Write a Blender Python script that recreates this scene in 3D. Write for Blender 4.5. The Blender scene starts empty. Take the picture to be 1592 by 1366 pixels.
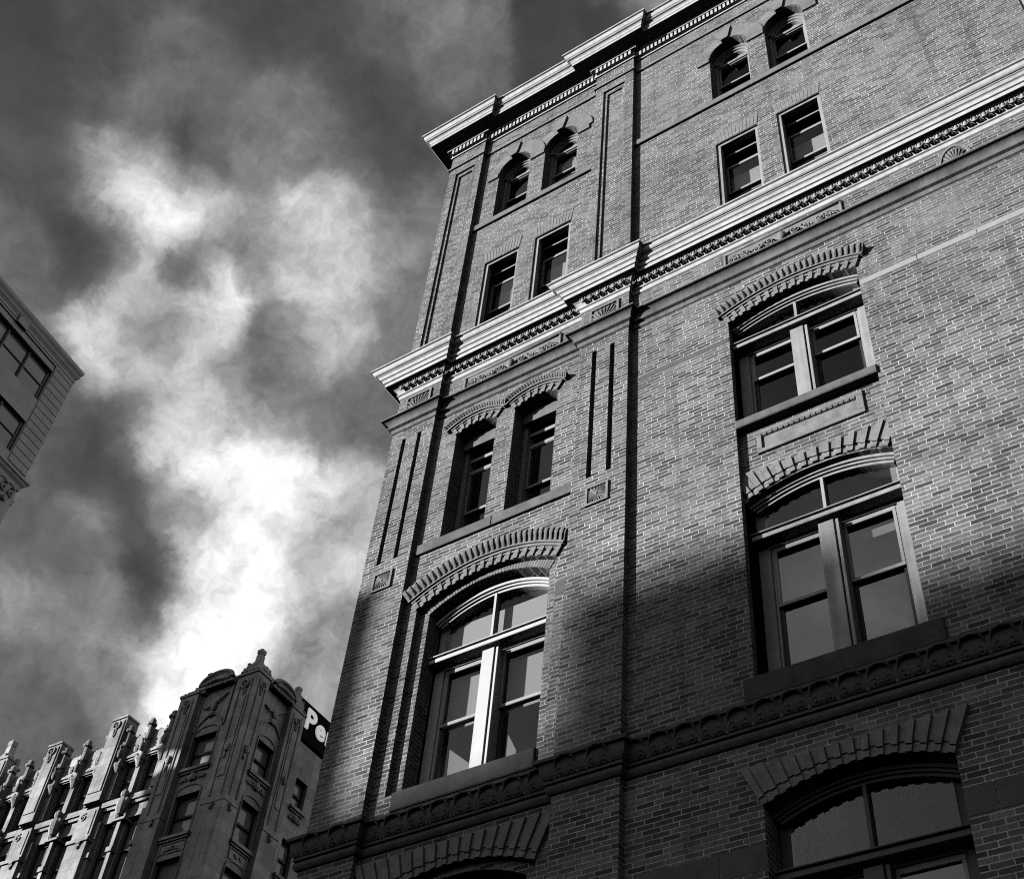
import bpy, math, random
from mathutils import Vector, Matrix
from mathutils.geometry import tessellate_polygon
random.seed(7)
PI = math.pi
S = bpy.context.scene
ZO = 1.6                                   # eye height; facade heights below are measured from the eye

# ------------------------------------------------------------------ camera
RW = ((0.843955, -0.335345, -0.418549), (0.550984, 0.647194, 0.526837), (-0.0942, 0.6846, -0.7228))
def solve_cam():
    f = 2032.3357
    h = Vector((-3238.53-796, 2463.38-683, f)); v = Vector((1009.5-796, -1153.15-683, f))
    X = -h.normalized(); Z = v.normalized(); Y = Z.cross(X)
    return Matrix((X, Y, Z))
RM = solve_cam()
right = RM @ Vector((1, 0, 0)); up = RM @ Vector((0, -1, 0)); fwd = RM @ Vector((0, 0, 1))
cam_d = bpy.data.cameras.new("camera")
cam = bpy.data.objects.new("camera", cam_d); S.collection.objects.link(cam)
m = Matrix((right, up, -fwd)).transposed().to_4x4(); m.translation = Vector((0, -10.2, ZO))
cam.matrix_world = m
cam_d.sensor_width = 36.0; cam_d.lens = 2032.3357/1592*36.0
cam_d.clip_start = 0.1; cam_d.clip_end = 4000
S.camera = cam

# ------------------------------------------------------------------ exposure
S.view_settings.view_transform = 'Standard'; S.view_settings.look = 'None'
S.view_settings.exposure = 0.0; S.view_settings.gamma = 1.0
S.view_settings.use_curve_mapping = False
S.cycles.pixel_filter_type = 'BLACKMAN_HARRIS'; S.cycles.filter_width = 1.1
S.cycles.use_denoising = False; S.cycles.diffuse_bounces = 0; S.cycles.max_bounces = 6; S.cycles.transparent_max_bounces = 12

# ------------------------------------------------------------------ sun
SUN_EL = math.atan2(0.2, math.sqrt(2))
sd = bpy.data.lights.new("sun", 'SUN'); sd.energy = 5.0; sd.angle = math.radians(0.6); sd.color = (1, 1, 1)
sun = bpy.data.objects.new("sun", sd); S.collection.objects.link(sun)
sun.rotation_euler = Vector((1, 1, -0.2)).to_track_quat('-Z', 'Y').to_euler()

# ------------------------------------------------------------------ sky (fixed to world directions)
W = bpy.data.worlds.new("World"); S.world = W; W.use_nodes = True
nt = W.node_tree; nt.nodes.clear()
def N(tree, typ, **kw):
    n = tree.nodes.new(typ)
    for k, v in kw.items(): setattr(n, k, v)
    return n
def mathn(tree, op, a, b=None, c=None, clamp=False):
    n = tree.nodes.new('ShaderNodeMath'); n.operation = op; n.use_clamp = clamp
    for i, v in enumerate((a, b, c)):
        if v is None: continue
        if isinstance(v, (int, float)): n.inputs[i].default_value = v
        else: tree.links.new(v, n.inputs[i])
    return n.outputs[0]
def sky():
    L = nt.links.new
    sk = N(nt, 'ShaderNodeTexSky', sky_type='NISHITA'); sk.sun_disc = False
    sk.sun_elevation = SUN_EL; sk.sun_rotation = math.radians(225); sk.altitude = 50
    bw = N(nt, 'ShaderNodeRGBToBW'); L(sk.outputs[0], bw.inputs[0])
    tc = N(nt, 'ShaderNodeTexCoord')
    # curl the directions a little so that cloud edges are ragged
    def warp(vec, scale, amt, detail):
        nz = N(nt, 'ShaderNodeTexNoise'); nz.inputs['Scale'].default_value = scale; nz.inputs['Detail'].default_value = detail; nz.inputs['Roughness'].default_value = 0.62
        L(vec, nz.inputs['Vector'])
        sub = N(nt, 'ShaderNodeVectorMath', operation='SUBTRACT'); L(nz.outputs['Color'], sub.inputs[0]); sub.inputs[1].default_value = (.5, .5, .5)
        sc = N(nt, 'ShaderNodeVectorMath', operation='SCALE'); L(sub.outputs[0], sc.inputs[0]); sc.inputs['Scale'].default_value = amt
        ad = N(nt, 'ShaderNodeVectorMath', operation='ADD'); L(vec, ad.inputs[0]); L(sc.outputs[0], ad.inputs[1])
        nm = N(nt, 'ShaderNodeVectorMath', operation='NORMALIZE'); L(ad.outputs[0], nm.inputs[0]); return nm.outputs[0]
    w1 = warp(tc.outputs['Generated'], 22.0, WARP, 10)
    # soft weather map: brightness spread between directions of known cloud or clear sky
    num = den = None
    for (px, py, v) in CLOUDS:
        d = (RM @ Vector((px-796, py-683, 2032.34))).normalized()
        dp = N(nt, 'ShaderNodeVectorMath', operation='DOT_PRODUCT'); L(w1, dp.inputs[0]); dp.inputs[1].default_value = d
        v = min(v, 244)
        w = mathn(nt, 'EXPONENT', mathn(nt, 'MULTIPLY_ADD', dp.outputs['Value'], SHARP, -SHARP))
        num = mathn(nt, 'MULTIPLY_ADD', w, v/255.0, 0.0 if num is None else num)
        den = w if den is None else mathn(nt, 'ADD', den, w)
    eps = 2e-3
    big = N(nt, 'ShaderNodeTexNoise'); big.inputs['Scale'].default_value = 4.5; big.inputs['Detail'].default_value = 8; L(w1, big.inputs['Vector'])
    V = mathn(nt, 'DIVIDE', mathn(nt, 'ADD', num, mathn(nt, 'MULTIPLY', mathn(nt, 'MULTIPLY_ADD', big.outputs['Fac'], 1.3, -.33), eps)), mathn(nt, 'ADD', den, eps))
    def fbm(scale, off, rough=.6):
        n2 = N(nt, 'ShaderNodeTexNoise'); n2.inputs['Scale'].default_value = scale; n2.inputs['Detail'].default_value = 10; n2.inputs['Roughness'].default_value = rough
        mp = N(nt, 'ShaderNodeMapping'); mp.inputs['Location'].default_value = off; L(w1, mp.inputs['Vector']); L(mp.outputs[0], n2.inputs['Vector'])
        return mathn(nt, 'SUBTRACT', n2.outputs['Fac'], 0.5)
    V = mathn(nt, 'MULTIPLY_ADD', mathn(nt, 'SUBTRACT', V, .42), 1.16, .42)
    amp = mathn(nt, 'MULTIPLY_ADD', V, 1.0, -0.20)
    V = mathn(nt, 'MULTIPLY_ADD', mathn(nt, 'ADD', fbm(16.0, (3.1, 1.7, 5.2)), mathn(nt, 'MULTIPLY', fbm(38.0, (1.1, 7.7, 2.2), .68), 1.0)), amp, V)
    V = mathn(nt, 'ADD', V, mathn(nt, 'MULTIPLY', mathn(nt, 'SINE', mathn(nt, 'MULTIPLY', mathn(nt, 'SUBTRACT', V, .58), 7.5)), .028))
    V = mathn(nt, 'MAXIMUM', V, .12)
    lum = mathn(nt, 'POWER', V, 2.2)
    def sstep(v, a, b, m_):
        mr = N(nt, 'ShaderNodeMapRange', interpolation_type='SMOOTHSTEP'); L(v, mr.inputs['Value'])
        mr.inputs['From Min'].default_value = a; mr.inputs['From Max'].default_value = b; mr.inputs['To Max'].default_value = m_
        return mr.outputs[0]
    def lobe(vec, a, b, m_):
        dp = N(nt, 'ShaderNodeVectorMath', operation='DOT_PRODUCT'); L(tc.outputs['Generated'], dp.inputs[0]); dp.inputs[1].default_value = vec
        return sstep(dp.outputs['Value'], a, b, m_)
    lum = mathn(nt, 'ADD', lum, mathn(nt, 'MULTIPLY', bw.outputs[0], .006))
    lum = mathn(nt, 'ADD', lum, lobe(Vector((.6, .75, .35)).normalized(), .5, 1.0, .34))   # brightening added to the unseen north-east sky to light the grey block
    lum = mathn(nt, 'ADD', lum, lobe(Vector((-1, -1, .2)).normalized(), .38, 1.0, .30))    # glare round the sun
    bg = N(nt, 'ShaderNodeBackground'); bg.inputs['Strength'].default_value = 0.1
    lum10 = mathn(nt, 'MULTIPLY', lum, 10.0)
    out = N(nt, 'ShaderNodeOutputWorld'); L(lum10, bg.inputs['Color']); L(bg.outputs[0], out.inputs['Surface'])
WARP, SHARP = .046, 4300.0
_c = """50 50 75,150 50 90,250 80 112,330 100 108,400 50 82,500 60 85,600 60 105,680 40 130,700 100 112,560 150 88,620 180 90,50 150 82,150 150 98,250 170 118,350 170 110,430 180 118,480 150 116,
50 250 95,100 260 88,150 280 180,200 250 140,200 310 218,255 265 200,286 235 62,340 250 112,400 220 130,450 250 130,520 250 110,600 250 90,30 340 110,110 340 76,150 380 74,262 345 250,320 330 165,380 330 150,470 325 195,545 330 172,620 330 120,
50 420 110,130 430 84,190 400 108,225 425 218,290 405 55,340 440 240,400 380 122,460 390 180,520 400 185,600 420 150,640 440 120,150 510 215,200 500 138,250 500 128,330 500 190,430 520 108,470 550 192,540 520 165,620 480 120,
160 580 200,230 590 170,300 580 170,360 580 140,420 570 110,480 600 120,560 580 110,100 640 98,180 650 78,240 640 150,300 640 180,350 650 190,420 640 160,480 640 120,560 680 110,50 720 112,130 720 92,190 720 78,240 690 220,300 700 222,360 720 238,420 760 262,480 770 228,540 750 170,
140 820 132,60 820 104,100 860 98,200 800 84,270 790 138,330 790 190,400 790 255,450 810 200,540 820 150,240 880 72,300 870 222,350 890 250,410 890 232,480 880 165,540 880 192,50 950 138,110 930 120,180 970 132,240 940 78,310 950 248,380 960 254,460 960 180,520 960 150,
50 1050 108,150 1030 130,210 1010 142,260 1040 244,320 1010 262,400 990 232,470 1020 150,100 1110 104,200 1080 125,270 1100 250,450 1060 140,500 1080 162,0 -60 70,300 -60 95,650 -60 110,900 100 80,760 300 105,720 500 110,-80 200 85,-80 600 105,-80 1000 110,100 1250 105,350 1180 190,560 1150 150,160 690 84,90 580 100,30 560 120"""
CLOUDS = [tuple(float(q) for q in t.split()) for t in _c.replace("\n", "").split(",")]
sky()

# ------------------------------------------------------------------ materials (all neutral: the place was photographed in black and white)
MATS = {}
def mat(name, val, rough=0.8, var=0.15, nscale=4.0, bump=0.0, metal=0.0, spec=0.3, streak=0.0):
    if name in MATS: return MATS[name]
    mm = bpy.data.materials.new(name); mm.use_nodes = True; t = mm.node_tree; b = t.nodes['Principled BSDF']
    b.inputs['Roughness'].default_value = rough; b.inputs['Metallic'].default_value = metal; b.inputs['Specular IOR Level'].default_value = spec
    tc = N(t, 'ShaderNodeTexCoord')
    nz = N(t, 'ShaderNodeTexNoise'); nz.inputs['Scale'].default_value = nscale; nz.inputs['Detail'].default_value = 7; nz.inputs['Roughness'].default_value = .65
    t.links.new(tc.outputs['Object'], nz.inputs['Vector'])
    mr = N(t, 'ShaderNodeMapRange'); mr.inputs['From Min'].default_value = .25; mr.inputs['From Max'].default_value = .75
    mr.inputs['To Min'].default_value = val*(1-var); mr.inputs['To Max'].default_value = val*(1+var)
    t.links.new(nz.outputs['Fac'], mr.inputs['Value'])
    res = mr.outputs[0]
    if streak:
        mp = N(t, 'ShaderNodeMapping'); mp.inputs['Scale'].default_value = (5, 5, .35); t.links.new(tc.outputs['Object'], mp.inputs['Vector'])
        n3 = N(t, 'ShaderNodeTexNoise'); n3.inputs['Scale'].default_value = 2.2; n3.inputs['Detail'].default_value = 5
        t.links.new(mp.outputs[0], n3.inputs['Vector'])
        m3 = N(t, 'ShaderNodeMapRange'); m3.inputs['From Min'].default_value = .4; m3.inputs['From Max'].default_value = .72; m3.inputs['To Min'].default_value = 1; m3.inputs['To Max'].default_value = 1-streak
        t.links.new(n3.outputs['Fac'], m3.inputs['Value'])
        res = mathn(t, 'MULTIPLY', res, m3.outputs[0])
    t.links.new(res, b.inputs['Base Color'])
    if bump:
        n4 = N(t, 'ShaderNodeTexNoise'); n4.inputs['Scale'].default_value = nscale*9; n4.inputs['Detail'].default_value = 6
        t.links.new(tc.outputs['Object'], n4.inputs['Vector'])
        bp = N(t, 'ShaderNodeBump'); bp.inputs['Strength'].default_value = bump; bp.inputs['Distance'].default_value = .02
        t.links.new(n4.outputs['Fac'], bp.inputs['Height']); t.links.new(bp.outputs[0], b.inputs['Normal'])
    MATS[name] = mm; return mm

def brick_mat(name, c1, c2, cm, bw=.2114, rh=.0633, ms=.0045, bump=.35, stain=.3):
    mm = bpy.data.materials.new(name); mm.use_nodes = True; t = mm.node_tree; b = t.nodes['Principled BSDF']
    b.inputs['Roughness'].default_value = .85; b.inputs['Specular IOR Level'].default_value = .25
    L = t.links.new
    tc = N(t, 'ShaderNodeTexCoord'); sx = N(t, 'ShaderNodeSeparateXYZ'); L(tc.outputs['Object'], sx.inputs[0])
    u = mathn(t, 'ADD', sx.outputs[0], sx.outputs[1])
    cb = N(t, 'ShaderNodeCombineXYZ'); L(u, cb.inputs[0]); L(sx.outputs[2], cb.inputs[1])
    # hand-laid wobble
    nw = N(t, 'ShaderNodeTexNoise'); nw.inputs['Scale'].default_value = 6; nw.inputs['Detail'].default_value = 3; L(tc.outputs['Object'], nw.inputs['Vector'])
    sb = N(t, 'ShaderNodeVectorMath', operation='SUBTRACT'); L(nw.outputs['Color'], sb.inputs[0]); sb.inputs[1].default_value = (.5, .5, .5)
    sc = N(t, 'ShaderNodeVectorMath', operation='MULTIPLY'); L(sb.outputs[0], sc.inputs[0]); sc.inputs[1].default_value = (.02, .010, 0)
    ad0 = N(t, 'ShaderNodeVectorMath', operation='ADD'); L(cb.outputs[0], ad0.inputs[0]); L(sc.outputs[0], ad0.inputs[1])
    sy = N(t, 'ShaderNodeSeparateXYZ'); L(ad0.outputs[0], sy.inputs[0])
    row = mathn(t, 'FLOOR', mathn(t, 'DIVIDE', sy.outputs[1], rh))
    wn_ = N(t, 'ShaderNodeTexWhiteNoise', noise_dimensions='1D'); L(row, wn_.inputs['W'])
    c2_ = N(t, 'ShaderNodeCombineXYZ'); L(mathn(t, 'MULTIPLY_ADD', wn_.outputs['Value'], bw*.32, sy.outputs[0]), c2_.inputs[0]); L(sy.outputs[1], c2_.inputs[1])
    ad = c2_
    bt = N(t, 'ShaderNodeTexBrick', offset=.5, offset_frequency=2, squash=1.0)
    bt.inputs['Scale'].default_value = 1; bt.inputs['Brick Width'].default_value = bw; bt.inputs['Row Height'].default_value = rh
    bt.inputs['Mortar Size'].default_value = ms; bt.inputs['Mortar Smooth'].default_value = .25
    bt.inputs['Color1'].default_value = (c1, c1, c1, 1); bt.inputs['Color2'].default_value = (c2, c2, c2, 1); bt.inputs['Mortar'].default_value = (cm, cm, cm, 1)
    nmo = N(t, 'ShaderNodeTexNoise'); nmo.inputs['Scale'].default_value = 3.2; nmo.inputs['Detail'].default_value = 8; nmo.inputs['Roughness'].default_value = .75; L(tc.outputs['Object'], nmo.inputs['Vector'])
    mmo = N(t, 'ShaderNodeMapRange'); mmo.inputs['From Min'].default_value = .3; mmo.inputs['From Max'].default_value = .7; mmo.inputs['To Min'].default_value = cm*.5; mmo.inputs['To Max'].default_value = cm*1.45; L(nmo.outputs['Fac'], mmo.inputs['Value']); L(mmo.outputs[0], bt.inputs['Mortar'])
    L(ad.outputs[0], bt.inputs['Vector'])
    # weathering: broad stains and fine grain
    n1 = N(t, 'ShaderNodeTexNoise'); n1.inputs['Scale'].default_value = .55; n1.inputs['Detail'].default_value = 6; n1.inputs['Roughness'].default_value = .6; L(tc.outputs['Object'], n1.inputs['Vector'])
    m1 = N(t, 'ShaderNodeMapRange'); m1.inputs['From Min'].default_value = .3; m1.inputs['From Max'].default_value = .7; m1.inputs['To Min'].default_value = 1-stain; m1.inputs['To Max'].default_value = 1+stain*.7; L(n1.outputs['Fac'], m1.inputs['Value'])
    n2 = N(t, 'ShaderNodeTexNoise'); n2.inputs['Scale'].default_value = 28; n2.inputs['Detail'].default_value = 4; L(tc.outputs['Object'], n2.inputs['Vector'])
    m2 = N(t, 'ShaderNodeMapRange'); m2.inputs['From Min'].default_value = .25; m2.inputs['From Max'].default_value = .75; m2.inputs['To Min'].default_value = .72; m2.inputs['To Max'].default_value = 1.25; L(n2.outputs['Fac'], m2.inputs['Value'])
    bwn = N(t, 'ShaderNodeRGBToBW'); L(bt.outputs['Color'], bwn.inputs[0])
    npz = N(t, 'ShaderNodeTexNoise'); npz.inputs['Scale'].default_value = .42; npz.inputs['Detail'].default_value = 7; npz.inputs['Roughness'].default_value = .62; npz.inputs['Distortion'].default_value = .6
    mpz = N(t, 'ShaderNodeMapping'); mpz.inputs['Location'].default_value = (2.3, 0, 4.1); L(tc.outputs['Object'], mpz.inputs['Vector']); L(mpz.outputs[0], npz.inputs['Vector'])
    mpp = N(t, 'ShaderNodeMapRange'); mpp.inputs['From Min'].default_value = .5; mpp.inputs['From Max'].default_value = .72; mpp.inputs['To Max'].default_value = .6; L(npz.outputs['Fac'], mpp.inputs['Value'])
    mxf = N(t, 'ShaderNodeMix'); L(mpp.outputs[0], mxf.inputs[0]); L(bwn.outputs[0], mxf.inputs[2]); mxf.inputs[3].default_value = (c1+c2)*.5+.11       # lime bloom over old brick
    vs_ = N(t, 'ShaderNodeMapping'); vs_.inputs['Scale'].default_value = (3.5, 3.5, .16); L(tc.outputs['Object'], vs_.inputs['Vector'])
    ns_ = N(t, 'ShaderNodeTexNoise'); ns_.inputs['Scale'].default_value = 1.3; ns_.inputs['Detail'].default_value = 5; L(vs_.outputs[0], ns_.inputs['Vector'])
    ms_ = N(t, 'ShaderNodeMapRange'); ms_.inputs['From Min'].default_value = .52; ms_.inputs['From Max'].default_value = .75; ms_.inputs['To Min'].default_value = 1.0; ms_.inputs['To Max'].default_value = .62; L(ns_.outputs['Fac'], ms_.inputs['Value'])
    r = mathn(t, 'MULTIPLY', mathn(t, 'MULTIPLY', mathn(t, 'MULTIPLY', mxf.outputs[0], m1.outputs[0]), m2.outputs[0]), ms_.outputs[0])
    L(r, b.inputs['Base Color'])
    inv = mathn(t, 'SUBTRACT', 1.0, bt.outputs['Fac'])
    hh = mathn(t, 'MULTIPLY_ADD', n2.outputs['Fac'], .35, inv)
    bp = N(t, 'ShaderNodeBump'); bp.inputs['Strength'].default_value = bump; bp.inputs['Distance'].default_value = .006
    L(hh, bp.inputs['Height']); L(bp.outputs[0], b.inputs['Normal'])
    MATS[name] = mm; return mm

def glass_mat(name, add):
    mm = bpy.data.materials.new(name); mm.use_nodes = True; t = mm.node_tree; t.nodes.clear()
    o = N(t, 'ShaderNodeOutputMaterial'); mx = N(t, 'ShaderNodeMixShader'); tr = N(t, 'ShaderNodeBsdfTransparent'); gl = N(t, 'ShaderNodeBsdfGlossy')
    tr.inputs['Color'].default_value = (.86, .86, .86, 1); gl.inputs['Roughness'].default_value = .03
    fr = N(t, 'ShaderNodeFresnel'); fr.inputs['IOR'].default_value = 1.5
    tc = N(t, 'ShaderNodeTexCoord'); nz = N(t, 'ShaderNodeTexNoise'); nz.inputs['Scale'].default_value = 2.5; t.links.new(tc.outputs['Object'], nz.inputs['Vector'])
    bp = N(t, 'ShaderNodeBump'); bp.inputs['Strength'].default_value = .05; bp.inputs['Distance'].default_value = .02; t.links.new(nz.outputs['Fac'], bp.inputs['Height'])
    t.links.new(bp.outputs[0], gl.inputs['Normal'])
    ge = N(t, 'ShaderNodeNewGeometry'); ff = mathn(t, 'MULTIPLY', mathn(t, 'ADD', fr.outputs[0], add), mathn(t, 'SUBTRACT', 1.0, ge.outputs['Backfacing']))
    t.links.new(ff, mx.inputs[0]); t.links.new(tr.outputs[0], mx.inputs[1]); t.links.new(gl.outputs[0], mx.inputs[2]); t.links.new(mx.outputs[0], o.inputs['Surface'])
    MATS[name] = mm; return mm

BRICK = brick_mat('brick_courses', .075, .27, .66, ms=.0052)
BRICKP = mat('gauged_brick', .30, .85, .35, 7, .3)
MORTAR = mat('mortar', .45, .9, .15, 20)
STONE = mat('pale_sandstone', .33, .8, .3, 2.5, .25, streak=.25)
BROWN = mat('dark_brownstone', .10, .85, .4, 3, .35, streak=.2)
COPPER = mat('painted_cornice_metal', .80, .45, .12, 2.5, .06, streak=.22)
SOFFIT = COPPER
PAINT = mat('cream_window_paint', .50, .5, .16, 5, .05, streak=.3)
SASHM = mat('dark_sash_paint', .06, .4, .2, 6)
SASHL = mat('light_sash_paint', .5, .45, .12, 6)
TERRA = mat('dark_terracotta', .13, .7, .4, 9, .2)
TERRAL = mat('light_terracotta', .30, .7, .3, 9, .2)
BLIND = mat('white_blind_cloth', .8, .8, .04, 3)
SHADE = mat('grey_roller_shade', .40, .85, .22, 2.0, .05)
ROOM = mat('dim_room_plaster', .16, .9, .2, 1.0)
GLASS = glass_mat('window_glass', .07); GLASS2 = glass_mat('reflective_glass', .24)
GOTHIC = mat('grey_limestone', .28, .85, .35, .9, .3, streak=.3)
GOTHL = mat('cleaned_limestone', .62, .8, .18, .9, .2, streak=.25)
LEFTM = mat('grey_precast_panel', .68, .8, .12, 1.2, .1, streak=.15)
DARKM = mat('dark_window_metal', .035, .4, .2, 4)
LIGHTM = mat('pale_window_metal', .35, .4, .1, 4)
SIGNB = mat('black_sign_face', .010, .8, .2, 2, spec=.05)
SIGNW = mat('white_sign_letter', .85, .5, .03, 2)
PLAIN = mat('plain_concrete', .25, .9, .2, .8, .2)
ASPH = mat('asphalt', .05, .9, .3, 3, .2)

# ------------------------------------------------------------------ mesh helpers
def link(o): S.collection.objects.link(o); return o
def empty(name, loc, rz=0.0, label=None, cat=None, group=None):
    o = link(bpy.data.objects.new(name, None)); o.location = loc; o.rotation_euler = (0, 0, rz); o.empty_display_size = .5
    if label: o['label'] = label
    if cat: o['category'] = cat
    if group: o['group'] = group
    return o
class MB:
    def __init__(self): self.v = []; self.f = []
    def add(self, vs, fs):
        b = len(self.v); self.v += [tuple(p) for p in vs]; self.f += [tuple(b+i for i in q) for q in fs]
    def box(self, x0, x1, y0, y1, z0, z1):
        self.add([(x0,y0,z0),(x1,y0,z0),(x1,y1,z0),(x0,y1,z0),(x0,y0,z1),(x1,y0,z1),(x1,y1,z1),(x0,y1,z1)],
                 [(0,3,2,1),(4,5,6,7),(0,1,5,4),(1,2,6,5),(2,3,7,6),(3,0,4,7)])
    def cbox(self, x0, x1, y0, y1, z0, z1, c=.008):      # front edges chamfered
        self.add([(x0,y1,z0),(x1,y1,z0),(x1,y1,z1),(x0,y1,z1),(x0,y0+c,z0),(x1,y0+c,z0),(x1,y0+c,z1),(x0,y0+c,z1),
                  (x0+c,y0,z0+c),(x1-c,y0,z0+c),(x1-c,y0,z1-c),(x0+c,y0,z1-c)],
                 [(8,9,10,11),(4,5,9,8),(5,6,10,9),(6,7,11,10),(7,4,8,11),(0,1,5,4),(1,2,6,5),(2,3,7,6),(3,0,4,7),(3,2,1,0)])
    def prism(self, poly, y0, y1):                        # poly in (x,z)
        n = len(poly); vs = [(x,y0,z) for x,z in poly]+[(x,y1,z) for x,z in poly]
        self.add(vs, [tuple(range(n)), tuple(range(2*n-1, n-1, -1))]+[(i,(i+1)%n,n+(i+1)%n,n+i) for i in range(n)])
    def strip(self, A, B):                                # quads between two point lists
        n = len(A); self.add(list(A)+list(B), [(i,i+1,n+i+1,n+i) for i in range(n-1)])
    def holed(self, outer, holes, y, depths=None):        # flat face with openings, and their reveals
        polys = [[Vector((x,z,0)) for x,z in outer]]+[[Vector((x,z,0)) for x,z in h] for h in holes]
        tri = tessellate_polygon(polys); flat = [p for q in polys for p in q]
        self.add([(p.x,y,p.y) for p in flat], [tuple(t) for t in tri])
        for h, d in zip(holes, depths or []):
            if d:
                n = len(h); self.add([(x,y,z) for x,z in h]+[(x,y+d,z) for x,z in h], [(i,(i+1)%n,n+(i+1)%n,n+i) for i in range(n)])
    def sweep(self, prof, path, closed=True):             # prof (q,z) ; path of (x,y), outward is to the right of travel
        rings = []
        for i, p in enumerate(path):
            ns = []
            if i > 0: d = (Vector(p)-Vector(path[i-1])).normalized(); ns.append(Vector((d.y,-d.x)))
            if i < len(path)-1: d = (Vector(path[i+1])-Vector(p)).normalized(); ns.append(Vector((d.y,-d.x)))
            if len(ns) == 2 and (ns[0]-ns[1]).length > .01: o = (ns[0]+ns[1]); o = o/(o.dot(ns[0]))
            else: o = ns[0]
            rings.append([(p[0]+o.x*q, p[1]+o.y*q, z) for q, z in prof])
        for a, b in zip(rings, rings[1:]): self.strip(a, b)
        self.add(rings[0], [tuple(range(len(prof)))]); self.add(rings[-1], [tuple(range(len(prof)))])
    def tube(self, pts, r, n=6, taper=None):
        pts = [Vector(p) for p in pts]; rings = []
        for i, p in enumerate(pts):
            d = (pts[min(i+1,len(pts)-1)]-pts[max(i-1,0)]).normalized()
            a = d.cross(Vector((0,1,0)));
            if a.length < .1: a = d.cross(Vector((0,0,1)))
            a.normalize(); b = d.cross(a)
            rr = r*(taper(i/(len(pts)-1)) if taper else 1)
            rings.append([p+a*rr*math.cos(2*PI*k/n)+b*rr*math.sin(2*PI*k/n) for k in range(n)])
        base = len(self.v)
        for q in rings: self.v += [tuple(x) for x in q]
        for i in range(len(rings)-1):
            for k in range(n): self.f.append((base+i*n+k, base+i*n+(k+1)%n, base+(i+1)*n+(k+1)%n, base+(i+1)*n+k))
        self.f.append(tuple(base+k for k in range(n))); self.f.append(tuple(base+(len(rings)-1)*n+k for k in range(n)))
    def blob(self, c, rx, ry, rz, nu=8, nv=5):
        vs = []; 
        for j in range(nv+1):
            th = PI*j/nv
            for i in range(nu):
                ph = 2*PI*i/nu; vs.append((c[0]+rx*math.sin(th)*math.cos(ph), c[1]+ry*math.sin(th)*math.sin(ph), c[2]+rz*math.cos(th)))
        self.add(vs, [(j*nu+i, j*nu+(i+1)%nu, (j+1)*nu+(i+1)%nu, (j+1)*nu+i) for j in range(nv) for i in range(nu)])
    def lathe(self, c, prof, n=8, rot=0.0):               # prof (r,z)
        vs = []
        for r, z in prof:
            for k in range(n): a = 2*PI*k/n+rot; vs.append((c[0]+r*math.cos(a), c[1]+r*math.sin(a), c[2]+z))
        m_ = len(prof)
        self.add(vs, [(j*n+k, j*n+(k+1)%n, (j+1)*n+(k+1)%n, (j+1)*n+k) for j in range(m_-1) for k in range(n)]+[tuple(range(n)), tuple(range((m_-1)*n, m_*n))])
    def build(self, name, material, parent=None, smooth=False, zo=ZO, label=None):
        me = bpy.data.meshes.new(name); me.from_pydata([(x,y,z+zo) for x,y,z in self.v], [], self.f); me.materials.append(material)
        if smooth:
            for p in me.polygons: p.use_smooth = True
        o = link(bpy.data.objects.new(name, me)); o.parent = parent
        if label: o['label'] = label
        return o
class Arc:                                                # segmental arch between springings
    def __init__(s, xl, xr, zs, rise):
        s.xl, s.xr, s.zs, s.rise = xl, xr, zs, rise; w = (xr-xl)/2; s.w = w; s.cx = (xl+xr)/2
        s.R = (w*w+rise*rise)/(2*rise); s.cz = zs+rise-s.R; s.a = math.asin(min(1, w/s.R)) if rise < w else PI-math.asin(min(1, w/s.R))
    def p(s, t, dr=0.0):                                  # t in -1..1
        a = s.a*t; return (s.cx+(s.R+dr)*math.sin(a), s.cz+(s.R+dr)*math.cos(a))
    def pts(s, dr=0.0, n=18, a0=-1, a1=1): return [s.p(a0+(a1-a0)*i/n, dr) for i in range(n+1)]
    def z_at(s, x, dr=0.0): return s.cz+math.sqrt(max(0, (s.R+dr)**2-(x-s.cx)**2))
    def clip(s, x0, x1, dr=0.0, n=14): return [(x0+(x1-x0)*i/n, s.z_at(x0+(x1-x0)*i/n, dr)) for i in range(n+1)]
def arch_hole(xl, xr, zb, zs, rise, n=18):
    return [(xl,zb),(xr,zb)]+list(reversed(Arc(xl,xr,zs,rise).pts(0,n)))
def rect(x0, x1, z0, z1): return [(x0,z0),(x1,z0),(x1,z1),(x0,z1)]
def ring(mb, A, r0, r1, y0, y1, a0=-1, a1=1, n=18):       # solid curved band
    i0 = A.pts(r0,n,a0,a1); i1 = A.pts(r1,n,a0,a1)
    f = [(x,y0,z) for x,z in i0]; g = [(x,y0,z) for x,z in i1]; fb = [(x,y1,z) for x,z in i0]; gb = [(x,y1,z) for x,z in i1]
    mb.strip(f,g); mb.strip(g,gb); mb.strip(gb,fb); mb.strip(fb,f)
    for k in (0,-1): mb.add([f[k],g[k],gb[k],fb[k]], [(0,1,2,3)])
def block(mb, A, t0, t1, r0, r1, y0, y1):                 # one voussoir
    mb.prism([A.p(t0,r0),A.p(t1,r0),A.p(t1,r1),A.p(t0,r1)], y0, y1)

# ================================================================== setting: ground
g = MB(); g.add([(-1500,-1500,0),(1500,-1500,0),(1500,1500,0),(-1500,1500,0)], [(0,1,2,3)])
go = g.build('street', ASPH, zo=0); go['kind'] = 'structure'
g = MB(); g.box(-13.5, 40, -3.2, 16, 0, .14); go = g.build('pavement', PLAIN, zo=.004); go['kind'] = 'structure'

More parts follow.
